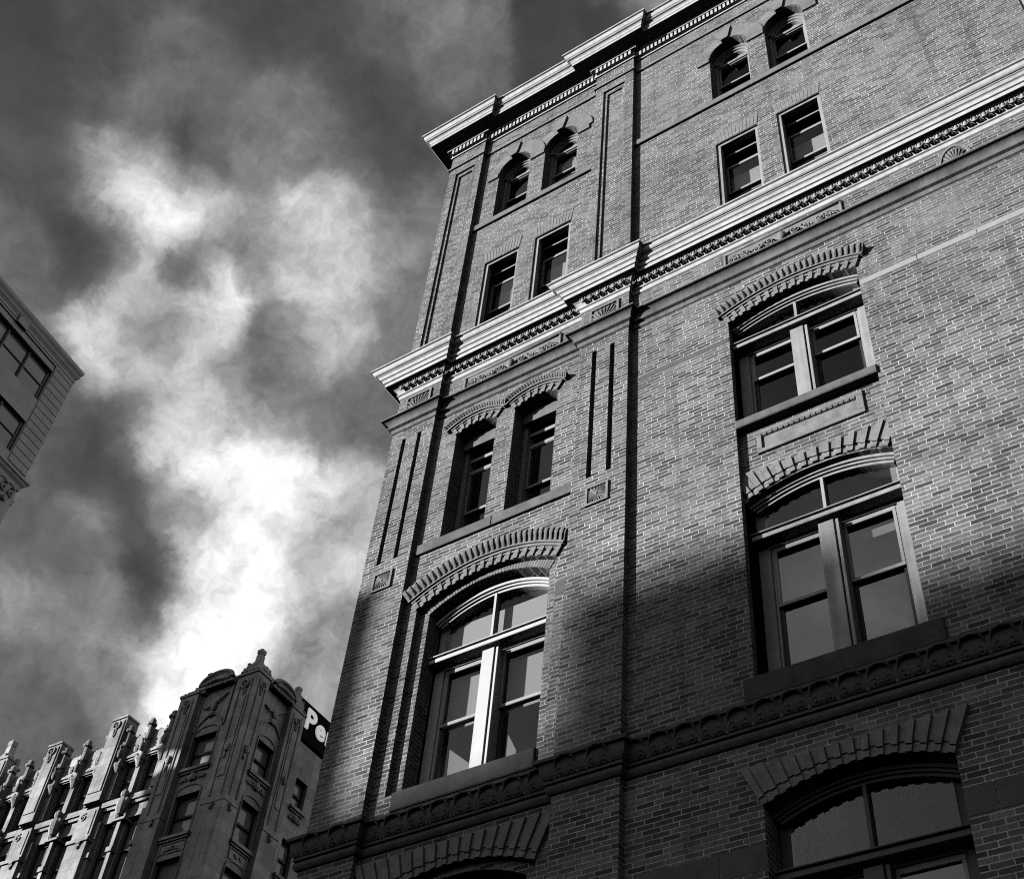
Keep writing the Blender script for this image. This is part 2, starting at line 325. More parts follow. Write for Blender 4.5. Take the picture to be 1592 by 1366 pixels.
# ================================================================== the brick building
BB = empty('brick_building', (-3, 4, 0), 0, 'tall ornate brick building with arched windows and pale cornices filling the right of the view', 'building')
class _P: pass
def part(mb, name, material, smooth=False, label=None, parent=None):
    o = mb.build(name, material, parent or BB, smooth, label=label)
    if parent is None: o.matrix_parent_inverse = Matrix.Translation((3, -4, 0))
    return o
PIER = .11; XC = -10.48; PL1 = -9.63; PR0 = -6.92; PR1 = -6.07; XR = 14.0
BASE = -1.6; TOP = 25.0
BAYS = [-3.58, 1.45, 6.48]
PAV = -8.275
# ---- wall faces
wall = MB()
holes = []; deps = []
outer = [(PR1, BASE), (XR, BASE), (XR, TOP), (PR1, TOP)]
for bx in BAYS:
    l, r = bx-.945, bx+.945
    holes.append(arch_hole(l, r, 3.6, 7.10, .21)); deps.append(.30)
    holes.append(arch_hole(l, r, 8.62, 14.74, .185)); deps.append(.10)
    for a, b in ((bx-.93, bx-.175), (bx+.17, bx+.925)):
        holes.append(rect(a, b, 17.0, 19.69)); deps.append(.30)
        holes.append(arch_hole(a, b, 21.19, 22.85, .375)); deps.append(.34)
wall.holed(outer, holes, 0.0, deps)
# recessed wall of the end pavilion
holes = [arch_hole(PAV-1.135, PAV+1.135, 3.6, 7.20, .25), arch_hole(PAV-1.135, PAV+1.135, 8.62, 11.53, .30)]; deps = [.09, .09]
for a, b in ((PAV-.935, PAV-.165), (PAV+.165, PAV+.935)):
    holes.append(arch_hole(a, b, 12.80, 15.0, .11)); deps.append(.34)
for a, b in ((PAV-.925, PAV-.17), (PAV+.17, PAV+.925)):
    holes.append(rect(a, b, 17.0, 19.69)); deps.append(.30)
    holes.append(arch_hole(a, b, 21.19, 22.85, .375)); deps.append(.34)
wall.holed([(PL1, BASE), (PR0, BASE), (PR0, TOP), (PL1, TOP)], holes, 0.0, deps)
# second brick order of the pavilion's big arches
for zb, zs, rs in ((3.6, 7.13, .24), (8.62, 11.46, .29)):
    h = [arch_hole(PAV-.97, PAV+.97, zb, zs, rs)]
    o_ = [(PAV-1.14, zb), (PAV+1.14, zb)]+list(reversed(Arc(PAV-1.14, PAV+1.14, zs+.08, rs+.02).pts(0, 18)))
    wall.holed(o_, h, .09, [.26])
# end wall, back and roof
wall.add([(XC,-PIER,BASE),(XC,18,BASE),(XC,18,TOP),(XC,-PIER,TOP)], [(0,1,2,3)])
wall.add([(XC,18,BASE),(XR,18,BASE),(XR,18,TOP),(XC,18,TOP)], [(0,1,2,3)])
wall.add([(XR,0,BASE),(XR,18,BASE),(XR,18,TOP),(XR,0,TOP)], [(0,1,2,3)])
# spandrels between the second and third floor windows, set back in the tall slot
for bx in BAYS:
    A2 = Arc(bx-.945, bx+.945, 11.30, .20)
    wall.prism([(bx+.945, 12.58), (bx-.945, 12.58)]+A2.pts(0, 18), .10, .25)
part(wall, 'wall', BRICK)
r_ = MB(); r_.box(XC+.02, XR-.02, .3, 17.9, TOP+.02, TOP+.1); part(r_, 'roof', PLAIN)

# ---- pilasters with sunk slots and panels
def pilaster(x0, x1):
    p = MB()
    w = x1-x0; cx = (x0+x1)/2
    hs = []; dp = []
    for sx in (cx-.195, cx+.115):
        hs.append(rect(sx, sx+.08, 12.65, 15.38)); dp.append(.106)
    p.holed(rect(x0, x1, 8.62, 15.7), hs, -PIER, dp)
    for h in hs: p.add([(h[0][0]-.001,-PIER+.105,h[0][1]),(h[1][0]+.001,-PIER+.105,h[0][1]),(h[1][0]+.001,-PIER+.105,h[2][1]),(h[0][0]-.001,-PIER+.105,h[2][1])], [(0,1,2,3)])
    p.holed(rect(x0, x1, BASE, 8.0), [], -PIER)
    p.holed(rect(x0, x1, 8.0, 8.62), [], -PIER)
    p.holed(rect(x0, x1, 15.7, 16.9), [], -PIER)
    # upper storeys: stepped sunk panel
    o1 = rect(cx-.245, cx+.235, 17.3, 23.63); o2 = rect(cx-.175, cx+.165, 17.3, 23.52)
    p.holed(rect(x0, x1, 16.9, TOP), [o1], -PIER, [.035]); p.holed(o1, [o2], -PIER+.035, [.035]); p.holed(o2, [], -PIER+.07)
    # returns
    for x in (x0, x1):
        if abs(x-XC) < .001: continue
        p.add([(x,-PIER,BASE),(x,0,BASE),(x,0,TOP),(x,-PIER,TOP)], [(0,1,2,3)])
    part(p, 'pilaster', BRICK)
    # square rosette block
    f = MB(); a, b, c, d = cx-.175, cx+.175, 12.09, 12.44; y = -PIER
    for q in ((a,b,d-.035,d),(a,b,c,c+.035)): f.box(q[0],q[1],y-.03,y+.02,q[2],q[3])
    for q in ((a,a+.035),(b-.035,b)): f.box(q[0],q[1],y-.03,y+.02,c+.035,d-.035)
    cz = (c+d)/2
    f.add([(a+.03,y-.003,c+.03),(b-.03,y-.003,c+.03),(b-.03,y-.003,d-.03),(a+.03,y-.003,d-.03)], [(0,1,2,3)])
    for k in range(20):
        t = 2*PI*k/20; L_ = .15/max(abs(math.cos(t)), abs(math.sin(t)))*.93
        f.tube([(cx+.03*math.cos(t),y-.02,cz+.03*math.sin(t)),(cx+L_*.6*math.cos(t),y-.016,cz+L_*.6*math.sin(t)),(cx+L_*math.cos(t),y-.002,cz+L_*math.sin(t))], .012, 5, lambda q: .5+.7*q)
    f.blob((cx, y-.022, cz), .03, .02, .03)
    part(f, 'rosette_block', TERRAL)
    # fan panel in the frieze
    f = MB(); a, b, c, d = cx-.26, cx+.26, 15.96, 16.42
    for q in ((a,b,d-.04,d),(a,b,c,c+.03)): f.box(q[0],q[1],y-.03,y+.02,q[2],q[3])
    for q in ((a,a+.04),(b-.04,b)): f.box(q[0],q[1],y-.03,y+.02,c+.03,d-.04)
    for k in range(15):
        t = PI*(k+.5)/15; L_ = min(.21/max(abs(math.cos(t)),.01), .34/max(math.sin(t),.01))
        f.tube([(cx+.05*math.cos(t),y-.025,c+.05+.05*math.sin(t)),(cx+L_*math.cos(t),y-.012,c+.05+L_*math.sin(t))], .014, 5, lambda q: .5+.9*q)
    f.blob((cx, y-.025, c+.06), .05, .03, .05)
    part(f, 'fan_panel', TERRAL)
pilaster(XC, PL1); pilaster(PR0, PR1)

# ---- running mouldings, broken round the pilasters
PATH = [(XC, 18), (XC, -PIER), (PL1, -PIER), (PL1, 0), (PR0, 0), (PR0, -PIER), (PR1, -PIER), (PR1, 0), (XR, 0)]
PATH = [(x, y) for x, y in PATH]
def cove(q0, z0, q1, z1, n=5, bulge=1):
    out = []
    for i in range(1, n):
        t = i/n
        if bulge > 0: a = math.sin(t*PI/2); b = 1-math.cos(t*PI/2)
        else: a = 1-math.cos(t*PI/2); b = math.sin(t*PI/2)
        out.append((q0+(q1-q0)*a, z0+(z1-z0)*b))
    return [(q0, z0)]+out+[(q1, z1)]
def moulding(name, prof, material, smooth=False, label=None):
    mb = MB(); mb.sweep(prof, PATH); return part(mb, name, material, smooth, label)
moulding('cornice', [(0,24.62),(.10,24.63),(.12,24.67),(.12,24.70),(.37,24.70),(.37,24.775),(.385,24.785)]+cove(.385,24.80,.445,24.875,4,-1)+[(.455,24.88),(.455,24.90)]+cove(.46,24.905,.50,25.02,4,1)+[(.535,25.03),(.535,25.07),(0,25.16)], COPPER)
moulding('dentil_band', [(0,24.385),(.03,24.39),(.035,24.42),(.02,24.43),(.02,24.63),(0,24.63)], COPPER)
moulding('string_moulding', [(0,23.885),(.035,23.89),(.035,23.915),(.02,23.93),(.03,23.935),(.03,23.965),(0,23.98)], BRICKP)
sf = MB(); sf.sweep([(.125,24.70),(.125,24.695),(.362,24.695),(.362,24.70)], PATH); part(sf, 'soffit_shade', mat('painted_soffit_shade', .05, .8, .3, 3))  # near-black strip: shade of the cornice underside put into the colour
sf = MB(); sf.sweep([(.17,16.735),(.17,16.73),(.208,16.73),(.208,16.735)], PATH); part(sf, 'soffit_shade', MATS['painted_soffit_shade'])  # same painted shade under the belt cornice
def along(path, step, inset=.05):
    "points, tangent and outward normal every step along each straight run"
    for p, q in zip(path, path[1:]):
        d = Vector((q[0]-p[0], q[1]-p[1])); L = d.length
        if L < .3: continue
        d.normalize(); n = Vector((d.y, -d.x)); k = max(1, int((L-2*inset)/step)); st = (L-2*inset)/k
        if p[1] > 3 or q[1] > 3: L = 0; k = min(k, 10**6)
        for i in range(k): c = Vector(p)+d*(inset+st*(i+.5)); yield c, d, n, st
VIS = PATH[1:]
moulding('belt_cornice', [(0,16.73),(.17,16.735),(.215,16.735),(.225,16.80),(.245,16.805)]+cove(.25,16.81,.275,16.88,3,-1)+[(.29,16.885),(.315,16.93),(.33,16.935)]+cove(.335,16.945,.395,17.03,5,1)+[(.425,17.04),(.425,17.065),(0,17.14)], COPPER)
moulding('egg_backing', [(0,16.48),(.02,16.49),(.03,16.56),(.055,16.57),(.055,16.595),(.04,16.60)]+cove(.04,16.605,.165,16.725,4,-1)+[(0,16.73)], COPPER)
def runs(fn, step, inset, name, material, smooth):
    for p, q in zip(VIS, VIS[1:]):
        mb = MB()
        for c, d, n, st in along([p, q], step, inset): fn(mb, c, st)
        if mb.v: part(mb, name, material, smooth)
def egg(eg, c, st):
    y = c.y
    eg.blob((c.x, y-.115, 16.665), .033, .033, .056, 8, 5)
    arc = [(c.x+.050*math.sin(a), y-.118-.012*math.cos(a/2), 16.672-.064*math.cos(a)) for a in [(-2.3+4.6*k/8) for k in range(9)]]
    eg.tube(arc, .009, 5)
    eg.tube([(c.x+st*.5, y-.075, 16.615), (c.x+st*.5, y-.13, 16.70)], .007, 5)
def dent(dt, c, st):
    h = st*.27; dt.box(c.x-h, c.x+h, c.y-.09, c.y-.015, 24.455, 24.615)
runs(dent, .088, 0, 'dentil_row', COPPER, False)
runs(egg, .131, .01, 'egg_and_dart', mat('grimy_ornament_metal', .5, .6, .3, 6), True)
moulding('lower_moulding', [(0,15.61),(.022,15.62),(.03,15.70),(.075,15.715),(.082,15.735),(.075,15.75),(.06,15.752)]+cove(.065,15.76,.165,15.865,6,-1)+[(.175,15.87),(.175,15.895),(0,15.93)], mat('weathered_stone_moulding', .22, .8, .4, 2.2, .25, streak=.3))
moulding('string_course', [(0,7.84)]+[(.03+.028*math.sin(PI*k/6), 7.85+.11*k/6) for k in range(7)]+[(.062,7.965),(.066,7.995),(.05,8.0)]+cove(.05,8.005,.115,8.19,5,1)+[(.155,8.195),(.16,8.235),(0,8.275)], TERRA)
def acanthus(lf, c, st):
    y = c.y; x = c.x
    for s in (-1, 1):
        sp = [(x+s*(.075+.05*math.cos(a)*(1-.06*k)), y-.085-.02*math.sin(a), 8.06+.05*math.sin(a)*(1-.05*k)) for k, a in [(k, -1.9*s*0+(-2.6+.62*k)) for k in range(9)]]
        lf.tube(sp, .015, 6, lambda t: 1.1-.5*t)
        lf.blob((x+s*.07, y-.085, 8.05), .022, .022, .025)
        lf.tube([(x+s*.145, y-.062, 8.0), (x+s*.138, y-.085, 8.09), (x+s*.11, y-.13, 8.17), (x+s*.09, y-.16, 8.19)], .016, 6)
    for k in range(4): lf.tube([(x-.03+.008*k, y-.07, 8.01+.03*k), (x+.03-.008*k, y-.07, 8.01+.03*k)], .007, 5)
    lf.tube([(x-.04, y-.065, 8.005), (x, y-.095, 8.14), (x+.04, y-.065, 8.005)], .009, 5)
    lf.tube([(x-.1, y-.15, 8.195), (x, y-.165, 8.215), (x+.1, y-.15, 8.195)], .018, 6)
runs(acanthus, .30, .02, 'acanthus_band', TERRA, True)
# thin sill string of the top storey
for a_, b_ in ((PR1+.001, XR), (PL1+.01, PR0-.04)): ss = MB(); ss.cbox(a_, b_, -.05, .04, 21.035, 21.19); part(ss, 'sill_string', mat('sandstone_string', .27, .8, .3, 3, .2, streak=.2))

# ---- carved frieze panels
def frieze_panel(cx):
    f = MB(); a, b, c, d = cx-.93, cx+.93, 15.95, 16.41
    for q in ((a,b,d-.035,d),): f.box(q[0],q[1],-.028,.01,q[2],q[3])
    for q in ((a,a+.035),(b-.035,b)): f.box(q[0],q[1],-.028,.01,c,d-.035)
    f.add([(a+.02,-.004,c),(b-.02,-.004,c),(b-.02,-.004,d-.02),(a+.02,-.004,d-.02)], [(0,1,2,3)])
    for s in (-1, 1):
        vine = [(cx+s*(.06+.8*k/24), -.03, 16.17+.10*math.sin(k/24*3*PI)) for k in range(25)]
        f.tube(vine, .018, 6, lambda t: 1.2-.6*t)
        for j, (u, w) in enumerate(((.17,-1),(.42,1),(.66,-1),(.84,1))):
            x0 = cx+s*(.06+.8*u); z0 = 16.17-w*.03
            f.tube([(x0+s*.075*(1-k/14)*math.cos(w*k*.75), -.035-.01*(k/14), z0+.085*(1-k/14)*math.sin(w*k*.75)) for k in range(13)], .014, 6)
            for e in range(3): f.blob((x0+s*(-.09+.06*e), -.03, z0+w*(.10-.02*e)), .035, .025, .02, 6, 4)
    f.blob((cx, -.05, 16.17), .07, .05, .11)
    for k in range(5): f.tube([(cx,-.05,16.10),(cx+.1*math.cos(.5+.53*k),-.045,16.12+.16*math.sin(.5+.53*k))], .018, 6, lambda t: .6+.8*math.sin(PI*t))
    part(f, 'frieze_panel', TERRAL, True)
for bx in [PAV]+BAYS: frieze_panel(bx)
for hx in (-1.03, 4.0):
    f = MB(); z0 = 15.98
    pts = [(hx+.21*math.cos(PI*k/14), z0+.44*math.sin(PI*k/14)) for k in range(15)]
    f.strip([(x,-.02,z) for x,z in pts], [(hx+(x-hx)*1.15,-.02,z0+(z-z0)*1.1) for x,z in pts]); f.strip([(hx+(x-hx)*1.15,-.02,z0+(z-z0)*1.1) for x,z in pts], [(hx+(x-hx)*1.15,.01,z0+(z-z0)*1.1) for x,z in pts])
    f.strip([(x,-.02,z) for x,z in pts], [(x,.01,z) for x,z in pts])
    for k in range(11):
        t = PI*(k+.5)/11; f.tube([(hx+.03*math.cos(t),-.03,z0+.06*math.sin(t)),(hx+.18*math.cos(t),-.015,z0+.39*math.sin(t))], .012, 5, lambda q: .5+.9*q)
    part(f, 'half_fan_ornament', TERRAL)

# ---- stone bands let into the brickwork
sb = MB()
for x0, x1, z0, z1 in ((-2.63, .505, 14.33, 14.44), (2.395, 5.53, 14.33, 14.44)):
    n = 4
    for i in range(n): a = x0+(x1-x0)*i/n; sb = MB(); sb.cbox(a+.004, a+(x1-x0)/n-.004, -.006, .03, z0, z1, .004); part(sb, 'light_stone_band', mat('bright_stone', .46, .8, .12, 4, .15))
for x0, x1, z0, z1 in ((-6.065, -4.53, 14.36, 14.45), (-5.9, -5.02, 6.44, 6.72), (-5.01, -4.53, 6.44, 6.72), (-2.63, -2.36, 6.46, 6.74), (-2.35, -.9, 6.46, 6.74), (-7.13, -6.99, 10.86, 11.08)):
    sb = MB(); sb.cbox(x0, x1, -.006, .03, z0, z1, .004); part(sb, 'grey_stone_band', mat('grey_band_stone', .15, .8, .3, 3, .2))

# ---- arch hoods
HP = .68
def hood_blocks(mb, A, n, y0, proud, r0=.0, flat=None, r1=.2, low=True):
    "alternating proud and sunk radial bricks over an arch; flat = level top"
    for i in range(2*n+1):
        t0 = -1+2*i/(2*n+1); t1 = -1+2*(i+1)/(2*n+1); g_ = .06/(2*n+1); up_ = (i % 2 == 0)
        ta, tb = t0+g_, t1-g_
        if low: block(mb, A, ta, tb, .0, .07, y0-(.035 if up_ else .014), y0+.02)
        def top(t):
            if flat is None: return A.p(t, r1)
            a = A.a*t; rr = (flat-A.cz)/math.cos(a); return (A.cx+rr*math.sin(a), flat)
        lo = r0+(.085 if not up_ else .075)
        if not up_: lo = .115
        poly = [A.p(ta, lo), A.p(tb, lo), top(tb), top(ta)]
        mb.prism(poly, y0-(proud*HP if up_ else .022), y0+.02)
def mortar_back(mb, A, y, r1=None, flat=None):
    i0 = A.pts(.0, 24)
    if flat is None: i1 = A.pts(r1, 24)
    else:
        i1 = []
        for k in range(25):
            a = A.a*(-1+k/12); rr = (flat-A.cz)/math.cos(a); i1.append((A.cx+rr*math.sin(a), flat))
    mb.strip([(x,y,z) for x,z in i0], [(x,y,z) for x,z in i1])
def flat_hood(cx, w, zs, rise, flat, y0, n, proud=.075):
    A = Arc(cx-w, cx+w, zs, rise); mb = MB(); hood_blocks(mb, A, n, y0, proud, flat=flat)
    h = part(mb, 'arch_hood', BRICKP)
    bk = MB(); mortar_back(bk, A, y0-.004, flat=flat); part(bk, 'mortar_joints', MORTAR, parent=h)
for bx in BAYS:
    flat_hood(bx, .945, 7.10, .21, 7.56, 0.0, 14)
    flat_hood(bx, .875, 11.33, .20, 11.76, .10, 12, .07)
flat_hood(PAV, 1.135, 7.20, .25, 7.74, 0.0, 15)
def ring_hood(cx, w, zs, rise, y0, n, rb, rtop, proj, bosses, over=0.0):
    A = Arc(cx-w, cx+w, zs, rise); mb = MB()
    hood_blocks(mb, A, n, y0, .05, r1=rb-.045)
    ring(mb, A, rb-.04, rb, y0-.045, y0+.02, -1, 1, 26)
    h = part(mb, 'arch_hood', BRICKP)
    bk = MB(); mortar_back(bk, A, y0-.004, r1=rb); part(bk, 'mortar_joints', MORTAR, parent=h)
    tp = MB(); e = 1+over
    ring(tp, A, rb, rb+.03, y0-.07, y0+.02, -e, e, 26)
    k = rtop-rb-.03
    # sloping ovolo
    N_ = 26; P0 = A.pts(rb+.03, N_, -e, e); P1 = A.pts(rb+.03+k*.7, N_, -e, e); P2 = A.pts(rtop, N_, -e, e)
    y1 = y0-.06; y2 = y0-proj
    tp.strip([(x,y1,z) for x,z in P0], [(x,y2,z) for x,z in P1]); tp.strip([(x,y2,z) for x,z in P1], [(x,y2,z) for x,z in P2]); tp.strip([(x,y2,z) for x,z in P2], [(x,y0,z) for x,z in P2])
    for i in (0, -1): tp.add([(P0[i][0],y0,P0[i][1]),(P0[i][0],y1,P0[i][1]),(P1[i][0],y2,P1[i][1]),(P2[i][0],y2,P2[i][1]),(P2[i][0],y0,P2[i][1])], [(0,1,2,3,4)])
    part(tp, 'hood_moulding', BRICKP, parent=h)
    bs = MB()
    for i in range(bosses):
        t = -e+2*e*(i+.5)/bosses; a = A.p(t, rb+.03); b = A.p(t, rb+.03+k*.8)
        if k > .07:
            bs.tube([(a[0], y1-.012, a[1]), ((a[0]+b[0])/2, (y1+y2)/2-.022, (a[1]+b[1])/2), (b[0], y2-.012, b[1])], .016, 5)
            c_ = A.p(t, rtop-.02); bs.blob((c_[0], y2-.006, c_[1]), .028, .016, .02, 6, 4)
        else: bs.tube([(a[0], y1-.004, a[1]), (b[0], y2-.004, b[1])], .008, 4)
    part(bs, 'hood_bosses', BRICKP, parent=h)
    return A
for bx in BAYS: ring_hood(bx, .945, 14.74, .185, 0.0, 15, .20, .36, .11, 26, .05)
for s in (-1, 1): ring_hood(PAV+s*.55, .385, 15.0, .11, 0.0, 6, .19, .29, .11, 24, .12)
A2p = Arc(PAV-1.135, PAV+1.135, 11.53, .30)
ring_hood(PAV, 1.135, 11.53, .30, 0.0, 17, .19, .38, .12, 30, .02)
# gauged ring on the inner order
ir = MB(); Ai = Arc(PAV-.97, PAV+.97, 11.46, .29)
for i in range(44): block(ir, Ai, -1+2*i/44+.004, -1+2*(i+1)/44-.004, .003, .165, .078, .12)
part(ir, 'gauged_arch', BRICKP)

# ---- flat gauged arches of the fourth floor, keystoned arches of the fifth
def flat_arch(x0, x1, z0, z1):
    mb = MB(); n = 12; cx = (x0+x1)/2
    for i in range(n):
        a = x0+(x1-x0)*i/n+.006; b = x0+(x1-x0)*(i+1)/n-.006; k = 1.11
        mb.prism([(a,z0),(b,z0),(cx+(b-cx)*k,z1),(cx+(a-cx)*k,z1)], -.010, .03)
    h = part(mb, 'flat_arch', BRICKP)
    bk = MB(); bk.add([(x0,-.004,z0+.002),(x1,-.004,z0+.002),(cx+(x1-cx)*1.11,-.004,z1),(cx+(x0-cx)*1.11,-.004,z1)], [(0,1,2,3)]); part(bk, 'mortar_joints', MORTAR, parent=h)
HOODST = mat('hood_sandstone', .29, .8, .3, 3, .2, streak=.15)
def key_arch(x0, x1, zs, rise, bandL, bandR):
    A = Arc(x0, x1, zs, rise); mb = MB()
    n = 16
    for i in range(n):
        t0 = -1+.85*i/n; t1 = -1+.85*(i+1)/n; block(mb, A, t0+.008, t1-.008, .004, .27, -.010, .03)
    h = part(mb, 'gauged_arch', BRICKP)
    bk = MB(); i0 = A.pts(.002, 12, -1, -.15); i1 = A.pts(.27, 12, -1, -.15); bk.strip([(x,-.004,z) for x,z in i0], [(x,-.004,z) for x,z in i1]); part(bk, 'mortar_joints', MORTAR, parent=h)
    st = MB()
    st.prism([A.p(-.17,.0), A.p(.07,.0), A.p(.10,.40), A.p(-.21,.40)], -.075, .02)     # keystone
    r0 = A.pts(.0, 10, .08, 1); r1 = A.pts(.34, 10, .10, 1)
    st.strip([(x,-.035,z) for x,z in r0], [(x,-.035,z) for x,z in r1]); st.strip([(x,-.035,z) for x,z in r1], [(x,.01,z) for x,z in r1]); st.strip([(x,-.035,z) for x,z in r0], [(x,.01,z) for x,z in r0])
    part(st, 'keystone_hood', HOODST)
    for q in ((x0-bandL, x0-.002), (x1+.002, x1+bandR)):
        if q[1]-q[0] > .05: st = MB(); st.cbox(q[0], q[1], -.037, .02, zs-.14, zs-.005, .006); part(st, 'impost_band', HOODST)

# ---- windows
def room(mb, x0, x1, y0, y1, z0, z1):
    mb.add([(x0,y0,z0),(x1,y0,z0),(x1,y1,z0),(x0,y1,z0),(x0,y0,z1),(x1,y0,z1),(x1,y1,z1),(x0,y1,z1)], [(0,1,2,3),(4,5,6,7),(1,2,6,5),(2,3,7,6),(3,0,4,7)])
def sash(parent, x0, x1, z0, z1, y, material, st=.045, rb=.06, rt=.045, glass=None):
    s = MB(); s.cbox(x0, x0+st, y, y+.04, z0+rb, z1-rt, .005); s.cbox(x1-st, x1, y, y+.04, z0+rb, z1-rt, .005); s.cbox(x0, x1, y, y+.04, z0, z0+rb, .005); s.cbox(x0, x1, y, y+.04, z1-rt, z1, .005)
    part(s, 'sash', material, parent=parent)
    p = MB(); p.box(x0+st-.004, x1-st+.004, y+.016, y+.022, z0+rb-.004, z1-rt+.004); part(p, 'pane', glass or GLASS, parent=parent)
def blind(parent, x0, x1, z0, z1, y, kind):
    b = MB()
    if kind == 'slats':
        b.box(x0, x1, y, y+.008, z0, z1); n = int((z1-z0)/.03)
        for i in range(n):
            z = z0+(z1-z0)*i/n; b.add([(x0,y-.001,z),(x1,y-.001,z),(x1,y-.012,z+.024),(x0,y-.012,z+.024),(x0,y,z+.027),(x1,y,z+.027)], [(0,1,2,3),(3,2,5,4)])
        part(b, 'blind', BLIND, parent=parent)
    else:
        b.box(x0, x1, y, y+.012, z0, z1); b.box(x0, x1, y-.004, y+.016, z0-.02, z0)
        part(b, 'blind', BLIND if kind == 'white' else SHADE, parent=parent)
JD = .11
def double_window(cx, w, zb, zt, zs, rise, yf, zm, sill, paint=None, lo=None, hi=None, fan=None, sashm=SASHM, jam=.15, glass=None):
    paint = paint or PAINT
    xl, xr = cx-w, cx+w; A = Arc(xl, xr, zs, rise); fr = MB()
    fr.cbox(xl, xl+jam, yf+JD, yf+.26, zb, zs+.02, .006); fr.cbox(xr-jam, xr, yf+JD, yf+.26, zb, zs+.02, .006)
    fr.cbox(xl+jam, xl+jam+.03, yf+JD+.03, yf+.26, zb, zt-.13, .004); fr.cbox(xr-jam-.03, xr-jam, yf+JD+.03, yf+.26, zb, zt-.13, .004)
    fr.cbox(cx-.125, cx+.065, yf, yf+.22, zb, zt-.13, .006); fr.cbox(cx+.08, cx+.12, yf+.015, yf+.2, zb, zt-.13, .006)
    fr.cbox(xl+.004, xr-.004, yf-.085, yf+.18, zt-.018, zt, .004); fr.box(xl+.004, xr-.004, yf-.045, yf+.18, zt-.032, zt-.018); fr.cbox(xl+.004, xr-.004, yf-.06, yf+.18, zt-.095, zt-.032, .006); fr.box(xl+.004, xr-.004, yf+.11, yf+.2, zt-.13, zt-.095)
    ring(fr, A, -.04, .0, yf-.04, yf+.26, -1, 1, 24); ring(fr, A, -.07, -.04, yf-.01, yf+.26, -.985, .985, 24); ring(fr, A, -.105, -.07, yf+.02, yf+.26, -.97, .97, 24)
    fr.cbox(cx-.03, cx+.012, yf+.0, yf+.1, zt, A.z_at(cx, -.1), .004)
    wn = part(fr, 'window', paint)
    # fanlight
    x0, x1 = xl+jam-.01, xr-jam+.01; arc = A.clip(x0, x1, -.095)
    p = MB(); p.prism([(x1, zt-.01), (x0, zt-.01)]+arc, yf+.055, yf+.061); part(p, 'pane', glass or GLASS, parent=wn)
    for a, b in ((xl+jam+.03, cx-.125), (cx+.12, xr-jam-.03)):
        sash(wn, a, b, zm-.03, zt-.13, yf+.135, SASHL, .04, .05, .06, glass)
        sash(wn, a, b, zb+.0, zm+.02, yf+.18, sashm, .045, .07, .045, glass)
        for (z0, z1, kd) in ((zb+.05, zm, lo), (zm, zt-.15, hi)):
            k = kd
            if kd and not isinstance(kd[0], str): k = kd[0] if a < cx-.2 else kd[1]
            if k is None: continue
            if k[0] == 'part': blind(wn, a+.03+(b-a)*k[2], b-.03, z1-(z1-z0)*k[3], z1, yf+.30, k[1])
            else: blind(wn, a+.01, b-.01, z0, z1, yf+.30, k[0])
    if fan: blind(wn, x0+.02, x1-.02, zt+.0, zs+rise*.4-.1 if fan == 'white' else zs+rise-.12, yf+.17, fan)
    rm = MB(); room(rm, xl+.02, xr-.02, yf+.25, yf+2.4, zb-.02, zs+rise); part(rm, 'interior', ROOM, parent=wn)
    sl = MB(); sl.cbox(*sill[:2], sill[2], yf+.25, sill[3], sill[4], .012); part(sl, 'sill', sill[5], parent=wn)
    return wn
SILLST = mat('sill_stone', .20, .8, .4, 3, .25, streak=.2)
G1 = ('grey',); WS = ('slats',)
for bx in BAYS:
    double_window(bx, .945, 3.7, 6.48, 7.09, .21, .20, 5.3, (bx-1.1, bx+1.1, -.05, 3.4, 3.62, BROWN), glass=GLASS2, paint=mat('dark_window_paint', .14, .5, .2, 4))
    double_window(bx, .925, 8.62, 10.81, 11.30, .20, .22, 9.82, (bx-1.06, bx+1.10, -.045, 8.33, 8.625, BROWN), hi=(None, ('part', 'slats', .2, .22)), glass=GLASS2)
    double_window(bx, .935, 12.66, 14.35, 14.715, .185, .13, 13.69, (bx-.94, bx+.955, -.04, 12.52, 12.66, SILLST), fan='white')
double_window(PAV, .965, 8.62, 10.79, 11.41, .29, .27, 9.79, (PAV-1.0, PAV+1.04, -.045, 8.36, 8.62, BROWN), hi=WS, fan='white', paint=mat('fresh_white_paint', .8, .45, .06, 5, .04, streak=.1))
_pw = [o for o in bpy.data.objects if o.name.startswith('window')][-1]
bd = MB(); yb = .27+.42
bd.prism([(PAV-.78, 8.55), (PAV-.42, 8.55), (PAV-.36, 9.22), (PAV-.80, 9.62)], yb, yb+.02); bd.prism([(PAV+.10, 8.95), (PAV+.22, 8.85), (PAV+.23, 9.3), (PAV+.10, 9.55)], yb, yb+.02)  # added glowing shapes, standing in for a reflection in the pane
_lm = mat('glowing_reflection', .7, .6, .05, 2); _e = _lm.node_tree.nodes['Principled BSDF']; _e.inputs['Emission Color'].default_value = (1,1,1,1); _e.inputs['Emission Strength'].default_value = .32  # emission paints the reflection's brightness; no lamp here
part(bd, 'reflection_shapes', _lm, parent=_pw)
double_window(PAV, .965, 3.7, 6.4, 7.05, .24, .30, 5.2, (PAV-1.1, PAV+1.1, -.05, 3.4, 3.62, BROWN), lo=G1, hi=G1, fan='grey', paint=MATS['dark_window_paint'])
